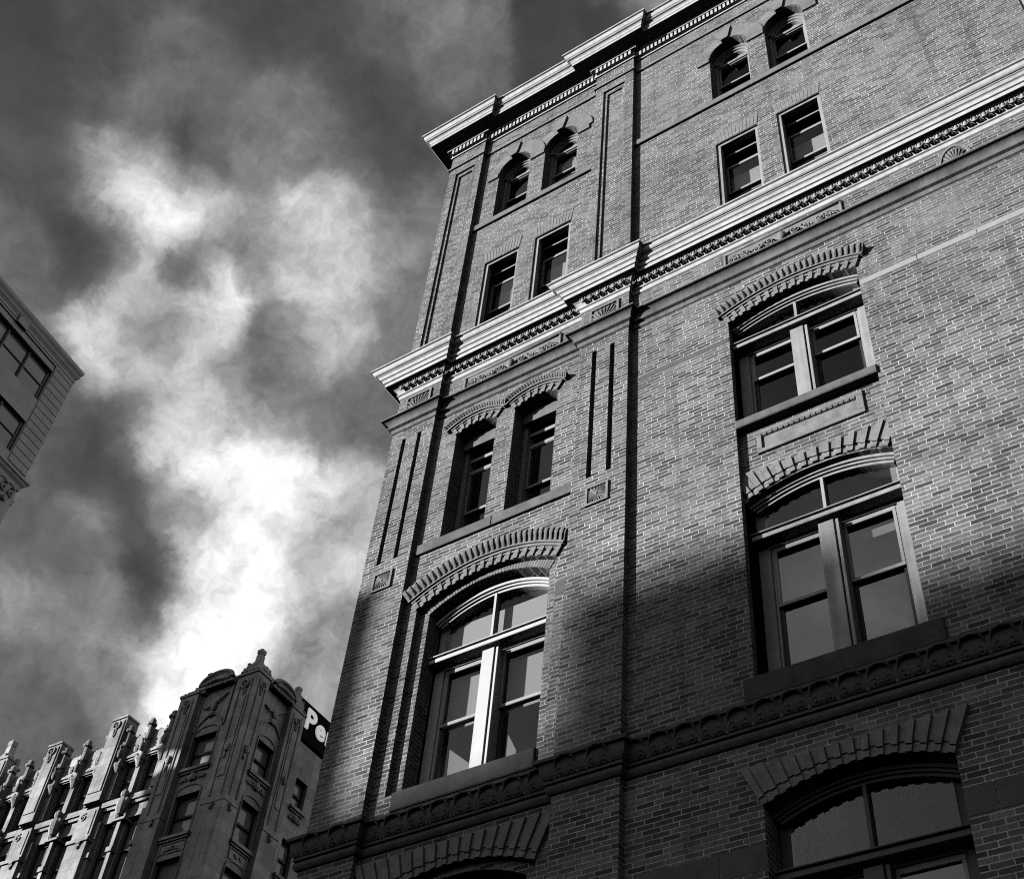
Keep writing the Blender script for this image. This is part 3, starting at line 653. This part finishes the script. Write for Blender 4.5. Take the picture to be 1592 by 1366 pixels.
# spandrel panels
for bx in BAYS:
    f = MB(); y = .10; x0, x1, z0, z1 = bx-.71, bx+.70, 12.04, 12.44
    f.cbox(x0, x1, y-.035, y+.02, z1-.075, z1); f.cbox(x0, x1, y-.035, y+.02, z0, z0+.065); f.cbox(x0, x0+.07, y-.035, y+.02, z0+.065, z1-.075); f.cbox(x1-.09, x1, y-.035, y+.02, z0+.065, z1-.075)
    f.add([(x0+.06,y-.004,z0+.06),(x1-.08,y-.004,z0+.06),(x1-.08,y-.004,z1-.07),(x0+.06,y-.004,z1-.07)], [(0,1,2,3)])
    for k in range(17): a = x0+.075+k*(x1-x0-.17)/17; f.tube([(a+.006,y-.02,z1-.095),(a+.062,y-.02,z1-.095)], .019, 6)
    part(f, 'spandrel_panel', BRICKP)

def rect_window(x0, x1, zb, z1, lit):
    fr = MB(); y = .03
    fr.cbox(x0, x0+.068, y, y+.10, zb, z1-.05, .004); fr.cbox(x1-.06, x1, y, y+.10, zb, z1-.05, .004); fr.cbox(x0, x1, y, y+.10, z1-.05, z1, .004)
    wn = part(fr, 'window', PAINT)
    h = MB(); h.cbox(x0+.05, x1-.06, .21, .26, z1-.15, z1-.115, .004); h.cbox(x0+.05, x1-.06, .25, .29, z1-.50, z1-.42, .006)
    part(h, 'transom', SASHL, parent=wn)
    sash(wn, x0+.05, x1-.06, 18.42, z1-.48, .235, SASHL, .03, .05, .03); sash(wn, x0+.05, x1-.06, zb, 18.46, .275, SASHM, .035, .05, .04)
    dk = MB(); dk.box(x0-.002, x0+.05, .18, .3, zb, z1); part(dk, 'jamb_shade', SASHM, parent=wn)  # dark strip puts the left reveal's shade into its colour
    if lit: blind(wn, x0+.06, x1-.07, 18.45 if lit == 1 else 17.4, z1-.62, .36, 'white' if lit < 3 else 'grey')
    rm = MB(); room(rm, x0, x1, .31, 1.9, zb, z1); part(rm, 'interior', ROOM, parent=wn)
    flat_arch(x0, x1, z1+.01, z1+.34)
def arch_window(x0, x1, zb, zs, rise, lit):
    A = Arc(x0, x1, zs, rise); fr = MB(); y = .21
    ring(fr, A, -.05, .0, y-.05, y+.2, -1, 1, 20); ring(fr, A, -.09, -.05, y-.015, y+.2, -.99, .99, 20); ring(fr, A, -.125, -.09, y+.02, y+.2, -.98, .98, 20)
    fr.cbox(x1-.055, x1, y-.05, y+.15, zb, zs+.02, .005); fr.cbox(x1-.09, x1-.055, y-.015, y+.15, zb, zs+.02, .005)
    fr.cbox(x0, x0+.05, y, y+.15, zb, zs+.02, .005)
    fr.prism([(x1-.08, zs-.02), (x0+.04, zs-.02)]+A.clip(x0+.06, x1-.1, -.11), y+.10, y+.14)
    fr.cbox(x0+.04, x1-.07, y+.03, y+.14, zs-.03, zs+.03, .005)
    wn = part(fr, 'window', PAINT)
    sash(wn, x0+.05, x1-.09, 22.1, zs-.03, y+.06, SASHL, .035, .045, .02); sash(wn, x0+.05, x1-.09, zb, 22.13, y+.10, SASHM, .035, .05, .035)
    if lit: blind(wn, x0+.06, x1-.1, 22.13, zs-.12, y+.18, 'white')
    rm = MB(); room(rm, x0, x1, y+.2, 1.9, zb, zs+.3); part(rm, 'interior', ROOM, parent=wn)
for i, bx in enumerate([PAV]+BAYS):
    a, b = (bx-.925, bx-.17), (bx+.17, bx+.925)
    rect_window(*a, 17.0, 19.69, (3,1,1,1)[i]); rect_window(*b, 17.0, 19.69, (1,2,1,1)[i])
    arch_window(*a, 21.19, 22.85, .375, 0); arch_window(*b, 21.19, 22.85, .375, 1 if i in (0,3) else 0)
    key_arch(*a, 22.85, .375, .25, .335); key_arch(*b, 22.85, .375, .002, .27)
def seg_window(x0, x1, zb, zs, rise):
    A = Arc(x0, x1, zs, rise); fr = MB(); y = .28
    fr.cbox(x0, x0+.07, y, y+.2, zb, zs); fr.cbox(x1-.07, x1, y, y+.2, zb, zs)
    wn = part(fr, 'window', PAINT)
    bd_ = MB(); bd_.prism([(x1-.02, zs-.16), (x0+.02, zs-.16)]+A.clip(x0+.02, x1-.02, -.02), y-.08, y+.06); part(bd_, 'tympanum', mat('grey_board', .24, .7, .3, 4), parent=wn)
    h = MB(); h.cbox(x0+.07, x1-.07, y+.06, y+.1, zs-.34, zs-.27, .006); h.cbox(x0+.07, x1-.07, y+.07, y+.12, zs-.60, zs-.53, .006)
    part(h, 'transom', SASHL, parent=wn)
    sash(wn, x0+.07, x1-.07, 13.55, zs-.58, y+.08, SASHL, .03, .05, .03); sash(wn, x0+.07, x1-.07, zb, 13.60, y+.12, SASHM, .035, .05, .04)
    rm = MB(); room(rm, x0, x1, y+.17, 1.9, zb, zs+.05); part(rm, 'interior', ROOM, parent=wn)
for s in (-1, 1): seg_window(PAV+s*.55-.385, PAV+s*.55+.385, 12.80, 15.0, .11)
for a_, b_ in ((PL1+.03, PAV-.003), (PAV+.003, PR0-.02)): sl = MB(); sl.cbox(a_, b_, -.045, .3, 12.61, 12.795); part(sl, 'sill', SILLST)

# ================================================================== the carved limestone tower block beyond the corner
LIME = brick_mat('carved_limestone', .46, .62, .26, bw=1.5, rh=.66, ms=.012, bump=.12, stain=.4)
G_ANG = math.atan2(.04, .9992)
GB = empty('limestone_tower_block', (-48.4, 30.0, 0), G_ANG, 'carved limestone tower block with spiky pinnacled parapet at the lower left', 'building')
def gpart(mb, name, material=None, smooth=False, parent=None): return mb.build(name, material or LIME, parent or GB, smooth)
def xface(mb, fn):                                       # build on the right-hand face: local (u,d,z) -> (x=-d, y=u)
    t = MB(); fn(t); mb.add([(-d, u, z) for u, d, z in t.v], t.f)
GT = 46.3
FL = [(40.30,42.57),(36.05,38.66),(32.1,34.72),(28.1,30.8),(24.1,26.8)]
core = MB()
core.holed(rect(-6.0, -.3, BASE, GT), [rect(-4.37, -2.43, a, b) for a, b in FL], .45, [.4]*5)
xface(core, lambda t: t.holed(rect(.3, 4.6, BASE, GT), [rect(1.59, 3.12, a-.3, b-.42) for a, b in FL], .4, [.4]*5))
xface(core, lambda t: t.holed(rect(4.6, 14, BASE, 44.2), [rect(5.45, 6.5, a-.2, b-.6) for a, b in FL], .55, [.35]*5))
core.box(-5.9, -.5, .95, 4.5, GT-.3, GT)
# wing
WB = [(-9.9, -6.0), (-15.3, -11.1), (-20.0, -16.4), (-26, -22.0)]
wh = []
for a, b in WB:
    c = (a+b)/2
    for x0, x1 in ((a+.45, c-.3), (c+.3, b-.45)):
        wh.append(rect(x0, x1, 39.75, 42.25)); wh.append(rect(x0, x1, 34.2, 38.2)); wh.append(rect(x0, x1, 29.5, 33.4))
core.holed(rect(-30, -6.0, BASE, 44.0), wh, .36, [.45]*len(wh))
core.add([(-6.0,.45,BASE),(-6.0,.6,BASE),(-6.0,.6,GT),(-6.0,.45,GT)], [(0,1,2,3)])
core.box(-30, -6.01, 1.1, 14, 43.2, 43.9); core.box(-6, -.6, 4.6, 14, 43.2, 44.1)
core.add([(-6,.6,43),(-6,5,43),(-6,5,GT),(-6,.6,GT)], [(0,1,2,3)]); core.add([(-6,4.6,43),(-.4,4.6,43),(-.4,4.6,GT),(-6,4.6,GT)], [(0,1,2,3)])
gpart(core, 'wall')
def gwin(x0, x1, z0, z1, y, right=False, shade=None):
    f = MB()
    def fn(t):
        w = .09
        t.box(x0, x0+w, y-.06, y+.04, z0, z1); t.box(x1-w, x1, y-.06, y+.04, z0, z1); t.box(x0+w, x1-w, y-.06, y+.04, z0, z0+w); t.box(x0+w, x1-w, y-.06, y+.04, z1-w, z1)
        zm = (z0+z1)/2; t.box(x0+w, x1-w, y-.08, y+.02, zm-.06, zm+.06)
    (xface(f, fn) if right else fn(f)); o = gpart(f, 'window', DARKM)
    p = MB(); q = lambda t: t.box(x0+.05, x1-.05, y+.045, y+.06, z0+.05, z1-.05)
    (xface(p, q) if right else q(p)); gpart(p, 'pane', TOWERGLASS, parent=o)
tg = bpy.data.materials.new('tower_glass'); tg.use_nodes = True
_b = tg.node_tree.nodes['Principled BSDF']; _b.inputs['Base Color'].default_value = (.30,.30,.30,1); _b.inputs['Roughness'].default_value = .06; _b.inputs['Specular IOR Level'].default_value = 1.0; _b.inputs['Coat Weight'].default_value = .6
_n = N(tg.node_tree, 'ShaderNodeTexNoise'); _n.inputs['Scale'].default_value = .6; _r = N(tg.node_tree, 'ShaderNodeMapRange'); _r.inputs['To Min'].default_value = .12; _r.inputs['To Max'].default_value = .42
_t = N(tg.node_tree, 'ShaderNodeTexCoord'); tg.node_tree.links.new(_t.outputs['Object'], _n.inputs['Vector']); tg.node_tree.links.new(_n.outputs['Fac'], _r.inputs['Value']); tg.node_tree.links.new(_r.outputs[0], _b.inputs['Base Color'])
TOWERGLASS = tg
for a, b in FL:
    gwin(-4.37, -2.43, a, b, .78); gwin(1.59, 3.12, a-.3, b-.42, .72, True); gwin(5.45, 6.5, a-.2, b-.6, .85, True)
for h in wh: gwin(h[0][0], h[1][0], h[0][1], h[2][1], .66)
# spiral / ring / leaf ornament helpers
def scroll(mb, cx, y, cz, r, s=1, turns=1.6, th=.05):
    mb.tube([(cx+s*r*(1-k/20)*math.cos(turns*2*PI*k/18+1.2), y, cz+r*(1-k/20)*math.sin(turns*2*PI*k/18+1.2)) for k in range(18)], th, 6)
def medallion(t, cx, y, cz, r):
    t.tube([(cx+r*math.cos(2*PI*k/14), y-.06, cz+r*math.sin(2*PI*k/14)) for k in range(15)], r*.28, 6)
    t.blob((cx, y-.05, cz), r*.4, .09, r*.4)
    t.tube([(cx-r*.35, y-.05, cz-r*1.2), (cx-r*.3, y-.06, cz-r*2.6), (cx, y-.07, cz-r*3.1), (cx+r*.3, y-.06, cz-r*2.6), (cx+r*.35, y-.05, cz-r*1.2)], r*.18, 5)
    t.blob((cx, y-.05, cz-r*2.6), r*.3, .08, r*.3)
def bracket(t, cx, y, cz):
    t.box(cx-.14, cx+.14, y-.2, y+.02, cz-.12, cz); t.box(cx-.11, cx+.11, y-.15, y+.02, cz-.26, cz-.12); t.blob((cx, y-.1, cz-.34), .09, .1, .1)
# tower piers: left face left pier, corner pier, right-hand pier
def pier(x0, x1, y0, y1, ztop, corner=False):
    p = MB(); zb = 37.15
    p.box(x0, x1, y0, y1, zb+.32, ztop); p.box(x0-.08, x1+.08, y0-.10, y1, zb, zb+.32); p.box(x0-.04, x1+.04, y0-.06, y1, BASE, zb)
    return p
def fluting(t, x0, x1, y, z0, z1):
    w = x1-x0
    for u in (.2, .74): t.box(x0+w*u, x0+w*(u+.06), y-.07, y+.01, z0, z1)
    t.box(x0+w*.34, x0+w*.66, y-.05, y+.01, z0+1.2, z1-1.1)
p = pier(-5.95, -4.55, 0, .6, 45.5); fluting(p, -5.95, -4.55, 0, 37.6, 45.2); medallion(p, -5.25, 0, 44.9, .24); bracket(p, -5.0, -.06, 37.1); p.blob((-5.25,-.1,41.0), .18, .16, .3); p.blob((-5.3,-.08,40.5), .1, .1, .22); p.box(-6.02,-4.48,-.07,.6,45.5,45.68); gpart(p, 'pier')
p = pier(-1.55, 0, 0, 1.05, 45.6)
fluting(p, -1.55, 0, 0, 37.6, 45.2); medallion(p, -.8, 0, 44.9, .26); bracket(p, -.75, -.06, 37.1); p.blob((-.8,-.1,40.6), .18, .16, .3); p.blob((-.85,-.08,40.1), .1, .1, .22)
def rf(t):
    w = 1.05
    for u in (.22, .76): t.box(w*u, w*u+.07, -.07, .01, 37.6, 45.2)
    medallion(t, .55, 0, 44.9, .22); bracket(t, .5, -.06, 37.1); t.blob((.55,-.1,40.6), .16, .16, .3); t.blob((.5,-.08,40.1), .1, .1, .2)
xface(p, rf)
p.box(-1.62, .08, -.08, 1.12, 45.6, 45.75); p.box(-1.45, -.08, .08, 1.0, 45.75, 46.3)
gpart(p, 'pier')
p = MB()
def rp(t):
    t.box(3.25, 4.5, 0, .5, 37.5, 45.3); t.box(3.17, 4.58, -.1, .5, 37.15, 37.5); t.box(3.2, 4.55, -.05, .5, BASE, 37.15); t.box(3.2, 4.56, -.06, .5, 45.3, 45.45)
    fluting(t, 3.25, 4.5, 0, 37.6, 45); medallion(t, 3.9, 0, 44.6, .22); bracket(t, 3.85, -.06, 37.1); t.blob((3.9,-.1,40.6), .16, .16, .3)
xface(p, rp); gpart(p, 'pier')
# crowning gables: carved half-round shells, panels and finials
def gable(t, c, w, z, y):
    pts = [(c+w*math.cos(PI*k/16), z+w*.55*math.sin(PI*k/16)) for k in range(17)]
    t.prism([(c-w, z-.25), (c-w, z)]+list(reversed(pts))[1:-1]+[(c+w, z), (c+w, z-.25)], y-.42, y+.3)
    t.tube([(x, y-.45, zz) for x, zz in pts], .12, 6); t.tube([(c-w*.8, y-.42, z+.02), (c, y-.5, z+.1), (c+w*.8, y-.42, z+.02)], .13, 6)
    t.tube([(c+w*.62*math.cos(PI*k/12), y-.44, z+.15+w*.3*math.sin(PI*k/12)) for k in range(13)], .05, 5)
    for k in range(5): t.blob((c+w*(-.6+.3*k), y-.35, z-.2), .16, .14, .12, 6, 4)
    # panel below with relief: swag, shield, hood arch
    t.tube([(c-.9, y-.06, z-1.35), (c-.5, y-.12, z-1.55), (c-.1, y-.1, z-1.35)], .07, 6); t.tube([(c+.1, y-.1, z-1.35), (c+.35, y-.12, z-1.2), (c+.85, y-.06, z-.75)], .07, 6)
    t.blob((c, y-.1, z-1.5), .22, .14, .35); t.blob((c-.05, y-.1, z-2.05), .26, .14, .2)
    t.tube([(c-1.05, y-.05, z-3.1), (c-.85, y-.06, z-2.6), (c-.4, y-.07, z-2.2), (c, y-.08, z-2.05), (c+.4, y-.07, z-2.2), (c+.85, y-.06, z-2.6), (c+1.05, y-.05, z-3.1)], .055, 6)
    t.box(c-1.2, c-1.08, y-.09, y+.02, z-3, z-.3); t.box(c+1.08, c+1.2, y-.09, y+.02, z-3, z-.3)
gb = MB(); gable(gb, -3.35, 1.25, 45.95, .45); gpart(gb, 'carved_gable')
gb = MB(); xface(gb, lambda t: gable(t, 2.35, .95, 45.7, .4)); gpart(gb, 'carved_gable')
def finial(cx, cy, z, s, name='finial'):
    f = MB(); f.lathe((cx, cy, z), [(.62*s,0),(.62*s,.12*s),(.50*s,.16*s),(.36*s,.38*s),(.26*s,.55*s),(.25*s,.95*s),(.21*s,1.05*s),(.27*s,1.10*s),(.27*s,1.36*s),(.02*s,1.40*s)], 4, PI/4)
    for k in range(4): a = PI/4+k*PI/2; f.blob((cx+.5*s*math.cos(a), cy+.5*s*math.sin(a), z+.2*s), .14*s, .14*s, .12*s, 6, 4)
    gpart(f, name)
finial(-.75, .5, 46.3, 1.0); finial(-4.6, .55, 46.1, .85); finial(-.35, 3.75, 45.9, .85); finial(-5.75, .5, 45.2, .5)
for q_ in ((-5.1, -4.2, .1, 1.0, 45.5, 46.1), (-.75, .02, 3.4, 4.1, 45.4, 45.9)): cp = MB(); cp.box(*q_); gpart(cp, 'finial_base')
# sills with carved foliage, sunk aprons
sl = MB()
def apron(t, x0, x1, z, y, leaf):
    t.box(x0-.12, x1+.12, y-.22, y+.02, z-.18, z); t.box(x0-.06, x1+.06, y-.12, y+.02, z-.30, z-.18)
    c = (x0+x1)/2; w = (x1-x0)/2
    if leaf:
        for s in (-1, 1):
            t.tube([(c+s*w*k/10, y-.08, z-.62-.17*math.sin(k*.9+.4)) for k in range(11)], .075, 6, lambda q: 1.1-.5*q)
            scroll(t, c+s*w*.55, y-.08, z-.66, .16, s, 1.1, .045)
        t.blob((c, y-.1, z-.6), .2, .14, .24)
    else:
        t.box(x0+.05, x1-.05, y-.06, y+.01, z-.42, z-.36); t.box(x0+.05, x1-.05, y-.06, y+.01, z-1.0, z-.94); t.box(x0+.05, x0+.12, y-.06, y+.01, z-.94, z-.42); t.box(x1-.12, x1-.05, y-.06, y+.01, z-.94, z-.42)
        t.tube([(c-w*.4, y-.03, z-.6), (c-.1, y-.05, z-.8), (c+.1, y-.05, z-.58), (c+w*.4, y-.03, z-.78)], .045, 5)
for i, (a, b) in enumerate(FL):
    sl = MB(); apron(sl, -4.37, -2.43, a, .45, i % 2 == 0); gpart(sl, 'carved_sill')
    sl = MB(); xface(sl, lambda t: apron(t, 1.59, 3.12, a-.3, .4, i % 2 == 0)); gpart(sl, 'carved_sill')
    sl = MB(); xface(sl, lambda t: apron(t, 5.45, 6.5, a-.2, .55, True)); gpart(sl, 'carved_sill')
# wing piers, colonnettes, parapet, belt
for x0, x1, zt in ((-11.15, -9.9, 45.3), (-16.45, -15.3, 45.0), (-21.9, -20.3, 45.4), (-27.2, -26.0, 45.0)):
    p = MB(); p.box(x0, x1, -.25, .7, 39.6, zt); p.box(x0+.12, x1-.12, -.32, -.25, 40.2, zt-.2); medallion(p, (x0+x1)/2, -.3, zt-.5, .26); p.box(x0-.05, x1+.05, -.33, .7, zt-.0, zt+.14)
    c = (x0+x1)/2
    p.box(x0-.1, x1+.1, -.12, .7, 37.2, 39.2); p.box(x0-.2, x1+.25, -.3, .7, 37.0, 37.22); bracket(p, c+.2, -.12, 37.0); p.box(x0-.12, x1+.12, -.18, .7, BASE, 37.0)
    scroll(p, x0+.35, -.14, 38.7, .26, 1, 1.4, .06); p.box(x1-.12, x1-.06, -.17, -.1, 37.5, 39.0)
    gpart(p, 'pier')
finial(-21.1, .2, 45.5, 1.15); finial(-20.3, .5, 44.9, .6)
for a, b in WB:
    c = (a+b)/2
    for x in (a+.22, c, b-.22):
        p = MB(); p.box(x-.17, x+.17, .1, .7, 39.7, 42.0)
        p.lathe((x, .12, 41.9), [(.1,-.5),(.26,-.1),(.33,0),(.33,.16),(.2,.22),(.15,.35),(.15,1.35),(.24,1.45),(.24,1.62),(.15,1.66),(.15,2.35),(.3,2.42),(.3,2.56),(.16,2.6),(.2,2.8),(.02,3.0)], 8)
        p.box(x-.16, x+.16, .15, .75, 42.0, 44.2); p.blob((x, -.12, 42.75), .13, .15, .36); p.blob((x-.03, -.14, 43.2), .09, .1, .11)
        p.box(x-.13, x+.13, .1, .7, 33.5, 38.3); p.box(x-.22, x+.22, .0, .7, 36.0, 36.3)
        gpart(p, 'colonnette')
    pp = MB(); pp.box(a, b, .25, .7, 42.3, 42.75); pp.box(a, b, .4, .75, 43.95, 44.12)
    for s in (-1, 1):
        m0 = c+s*(b-a)*.25; pp.blob((m0, .42, 43.15), .22, .22, .3); scroll(pp, m0-.3, .5, 43.1, .2, -1, 1.2, .06); scroll(pp, m0+.3, .5, 43.1, .2, 1, 1.2, .06); pp.box(m0-.45, m0+.45, .15, .6, 42.42, 42.58); pp.blob((m0+.35, .25, 42.35), .12, .14, .14)
    gpart(pp, 'parapet_panel')
    bl = MB(); bl.box(a, b, .08, .7, 39.2, 39.55); bl.box(a, b, .2, .7, 39.0, 39.2)
    bl.blob((c, -.05, 38.75), .33, .36, .65); bl.blob((c, -.1, 39.5), .24, .26, .3); bl.blob((c-.2, .05, 38.2), .18, .2, .25); bl.blob((c+.2, .02, 39.0), .2, .25, .35); bl.box(c-.5, c+.5, -.05, .7, 37.9, 38.05)
    for s in (-1, 1): scroll(bl, c+s*1.25, .56, 38.65, .24, s, 1.5, .06); bl.box(c+s*1.25-.5, c+s*1.25+.5, .5, .62, 38.28, 38.36); bl.box(c+s*1.7-.04, c+s*1.7+.04, .5, .62, 38.3, 39)
    gpart(bl, 'carved_belt')

# ---- roof sign beyond the tower
SG = empty('rooftop_sign', (-48.4, 30.0, 0), G_ANG, 'black rooftop sign with big white letters beside the carved limestone tower', 'sign')
b_ = MB(); b_.box(-1.0, -.62, 4.45, 13.5, 44.55, 46.98); sp = b_.build('sign_face', SIGNB, SG)
e_ = MB(); e_.box(-1.0, -.60, 4.36, 4.45, 44.55, 47.0); e_.build('sign_edge', LIGHTM, SG)
for y in (5.2, 8.0, 10.8): lg = MB(); lg.box(-.95, -.75, y, y+.15, 43.9, 44.55); lg.build('leg', DARKM, SG)
cu = bpy.data.curves.new('letters', 'FONT'); cu.body = 'Pen'; cu.size = 1.93; cu.extrude = .05; cu.offset = .035; cu.space_character = 1.08
to = bpy.data.objects.new('tmp_text', cu); S.collection.objects.link(to); bpy.context.view_layer.update()
me = bpy.data.meshes.new_from_object(to.evaluated_get(bpy.context.evaluated_depsgraph_get())); bpy.data.objects.remove(to)
me.transform(Matrix(((0,0,1,-.56),(1,0,0,5.05),(0,1,0,45.3+ZO),(0,0,0,1)))); me.materials.clear(); me.materials.append(SIGNW)
_e = SIGNW.node_tree.nodes['Principled BSDF']; _e.inputs['Emission Color'].default_value = (1,1,1,1); _e.inputs['Emission Strength'].default_value = .38
lo_ = link(bpy.data.objects.new('letters', me)); lo_.parent = SG; lo_['label'] = 'white letters Pe with the next letter just starting'

# ================================================================== the plain block at the left edge
LBX, LBY = -.6396*60, -10.2+.2985*60
LB = empty('grey_corner_block', (LBX, LBY, 0), math.atan2(.9905, -.1373), 'plain grey block with banded corner and dark windows at the left edge', 'building')
lw = MB(); lh = []
for z0, z1 in ((39.4, 41.2), (36.27, 38.05), (30.5, 32.3), (27.3, 29.1)):
    for g0 in (1.36, 6.7, 12.0):
        lh.append(rect(-(g0+3.84), -g0, z0, z1))
lw.holed(rect(-20, -.28, BASE, 42.1), lh, 0.0, [.22]*len(lh))
lw.add([(-.28,0,BASE),(-.28,14,BASE),(-.28,14,42.1),(-.28,0,42.1)], [(0,1,2,3)]); lw.add([(-20,0,BASE),(-20,14,BASE),(-20,14,42.1),(-20,0,42.1)], [(0,1,2,3)]); lw.add([(-20,14,BASE),(-.28,14,BASE),(-.28,14,42.1),(-20,14,42.1)], [(0,1,2,3)]); lw.box(-20, -.28, .1, 14, 42.1, 42.2)
lw.build('wall', LEFTM, LB)
q = MB(); z = 35.9
while z < 41.6: q.cbox(-1.32, -.25, -.035, .02, z, z+.375, .012); q.box(-.27, -.245, -.03, 2, z+.01, z+.37); z += .40
q.build('banded_corner', LEFTM, LB)
fr = MB(); fr.box(-9.5, -1.30, -.06, .01, 41.58, 41.66); fr.box(-1.36, -1.30, -.06, .01, 41.25, 41.58); fr.box(-9.5, -1.30, -.04, .01, 41.22, 41.27); fr.build('window_band', LEFTM, LB)
mb = MB(); mb.sweep([(0,41.6),(.03,41.61),(.03,41.72),(.06,41.74),(.06,41.86),(.035,41.88),(.09,41.98),(.13,42.04),(.15,42.14),(.11,42.17),(.17,42.27),(.20,42.33),(.20,42.5),(0,42.54)], [(-20,0),(-.28,0),(-.28,8)]); mb.build('cornice', LEFTM, LB)
for x in (-3.97, -9.3): kb = MB(); kb.cbox(x, x+.55, -.16, .05, 41.55, 41.97, .015); kb.build('cornice_block', LEFTM, LB)
mb = MB(); mb.sweep([(0,35.05),(.05,35.07),(.08,35.25),(.06,35.27),(.16,35.38),(.18,35.46),(.24,35.5),(.24,35.6),(0,35.68)], [(-20,0),(-.28,0),(-.28,8)]); mb.build('belt_moulding', LEFTM, LB)
of = MB()
for k in range(26):
    x = -.5-.42*k; scroll(of, x, -.06, 34.65, .17, 1, 1.2, .05); of.blob((x-.2, -.06, 34.3), .14, .12, .16, 6, 4); of.blob((x, -.08, 34.95), .1, .1, .08, 6, 4)
for k in range(5): of.blob((-.22, .2+.5*k, 34.6), .14, .2, .25, 6, 4)
of.build('carved_frieze', LEFTM, LB)
for h in lh:
    x0, x1, z0, z1 = h[0][0], h[1][0], h[0][1], h[2][1]
    w = MB(); n = 3; pw = (x1-x0)/n
    w.box(x0, x1, .10, .2, z1-.07, z1); w.box(x0, x1, .10, .2, z0, z0+.05)
    w.box(x0, x0+.06, .10, .2, z0+.05, z1-.07); w.box(x1-.06, x1, .10, .2, z0+.05, z1-.07)
    for i in range(1, n): w.box(x0+pw*i-.06, x0+pw*i+.02, .09, .2, z0+.05, z1-.07)
    wo = w.build('window', DARKM, LB)
    l2 = MB()
    for i in range(n):
        l2.box(x0+pw*i+.06, x0+pw*(i+1)-.06, .12, .17, (z0+z1)/2-.02, (z0+z1)/2+.03)
        if i < n-1: l2.box(x0+pw*(i+1)+.02, x0+pw*(i+1)+.05, .10, .19, z0+.05, z1-.08)
    l2.box(x1-.1, x1-.06, .10, .19, z0+.05, z1-.08)
    l2.build('window_bars', LIGHTM, wo)
    p = MB(); p.box(x0+.04, x1-.04, .175, .185, z0+.04, z1-.05); p.build('pane', TOWERGLASS, wo)

# ================================================================== neighbours across the street (behind the viewer), whose shadows fall on the facades
def neighbour(name, boxes, label):
    mb = MB()
    for b in boxes: mb.box(*b)
    o = mb.build(name, PLAIN); o['label'] = label; o['category'] = 'building'; return o
neighbour('corner_house', [(-46,-31.95,-22,-14,BASE,16.5)], 'low plain house whose narrow shadow lies along the brick corner')
neighbour('street_block', [(-104,-58,-82,-70,BASE,22.6),(-77.1,-74.6,-71.4,-70.004,22.6,24.7),(-74.6,-58,-71,-70.004,22.6,23.35)], 'long plain block whose shadow covers the foot of the brick facade')
neighbour('office_slab', [(-80.0,-72,1,5,BASE,45.4),(-77.3,-72,1,5,45.4,46.9),(-80.0,-72,1,5,46.9,56)], 'tall plain slab whose shadow covers the limestone tower')

# ---- more carving on the tower: crockets, blind tracery and edge roll mouldings
random.seed(21)
def crocket_row(t, x0, x1, y, z, n, s=1.0):
    for i in range(n):
        x = x0+(x1-x0)*(i+.5)/n; h = s*random.uniform(.7, 1.15)
        t.lathe((x, y, z), [(.10*s,0),(.13*s,.05*s),(.07*s,.12*s),(.12*s,.22*s),(.06*s,.34*s*h),(.01,.46*s*h)], 5)
for fn_, a, b, z, y in ((0, -5.9, -4.6, 45.66, .1), (0, -1.5, -.1, 45.74, .0), (1, .1, 1.0, 45.74, .0), (1, 3.3, 4.5, 45.44, .08)):
    c_ = MB()
    (xface(c_, lambda t: crocket_row(t, a, b, y, z, 5, .8)) if fn_ else crocket_row(c_, a, b, y, z, 5, .8)); gpart(c_, 'cresting')['kind'] = 'stuff'
for a, b in WB:
    c_ = MB(); crocket_row(c_, a, b, .55, 44.1, 9, .8); gpart(c_, 'cresting')['kind'] = 'stuff'
def tracery(t, x0, x1, y, zs):
    w = x1-x0
    for z0, z1 in zs:
        for u in (.06, .94): t.tube([(x0+w*u, y-.03, z0), (x0+w*u, y-.03, z1)], .045, 5)
        t.tube([(x0+w*.5+w*.44*math.cos(PI*k/8), y-.03, z1+w*.22*math.sin(PI*k/8)) for k in range(9)], .045, 5)
for nm_, f_, x0, x1, y in (('a', 0, -4.45, -2.35, .45), ('b', 1, 1.5, 3.2, .4)):
    m_ = MB(); zz_ = [(a-.0, b+.12) for a, b in FL[:3]]
    g_ = lambda t: tracery(t, x0, x1, y, [(a-(.3 if f_ else 0), b+(-.35 if f_ else .1)) for a, b in FL[:3]])
    (xface(m_, g_) if f_ else g_(m_)); gpart(m_, 'window_surround')
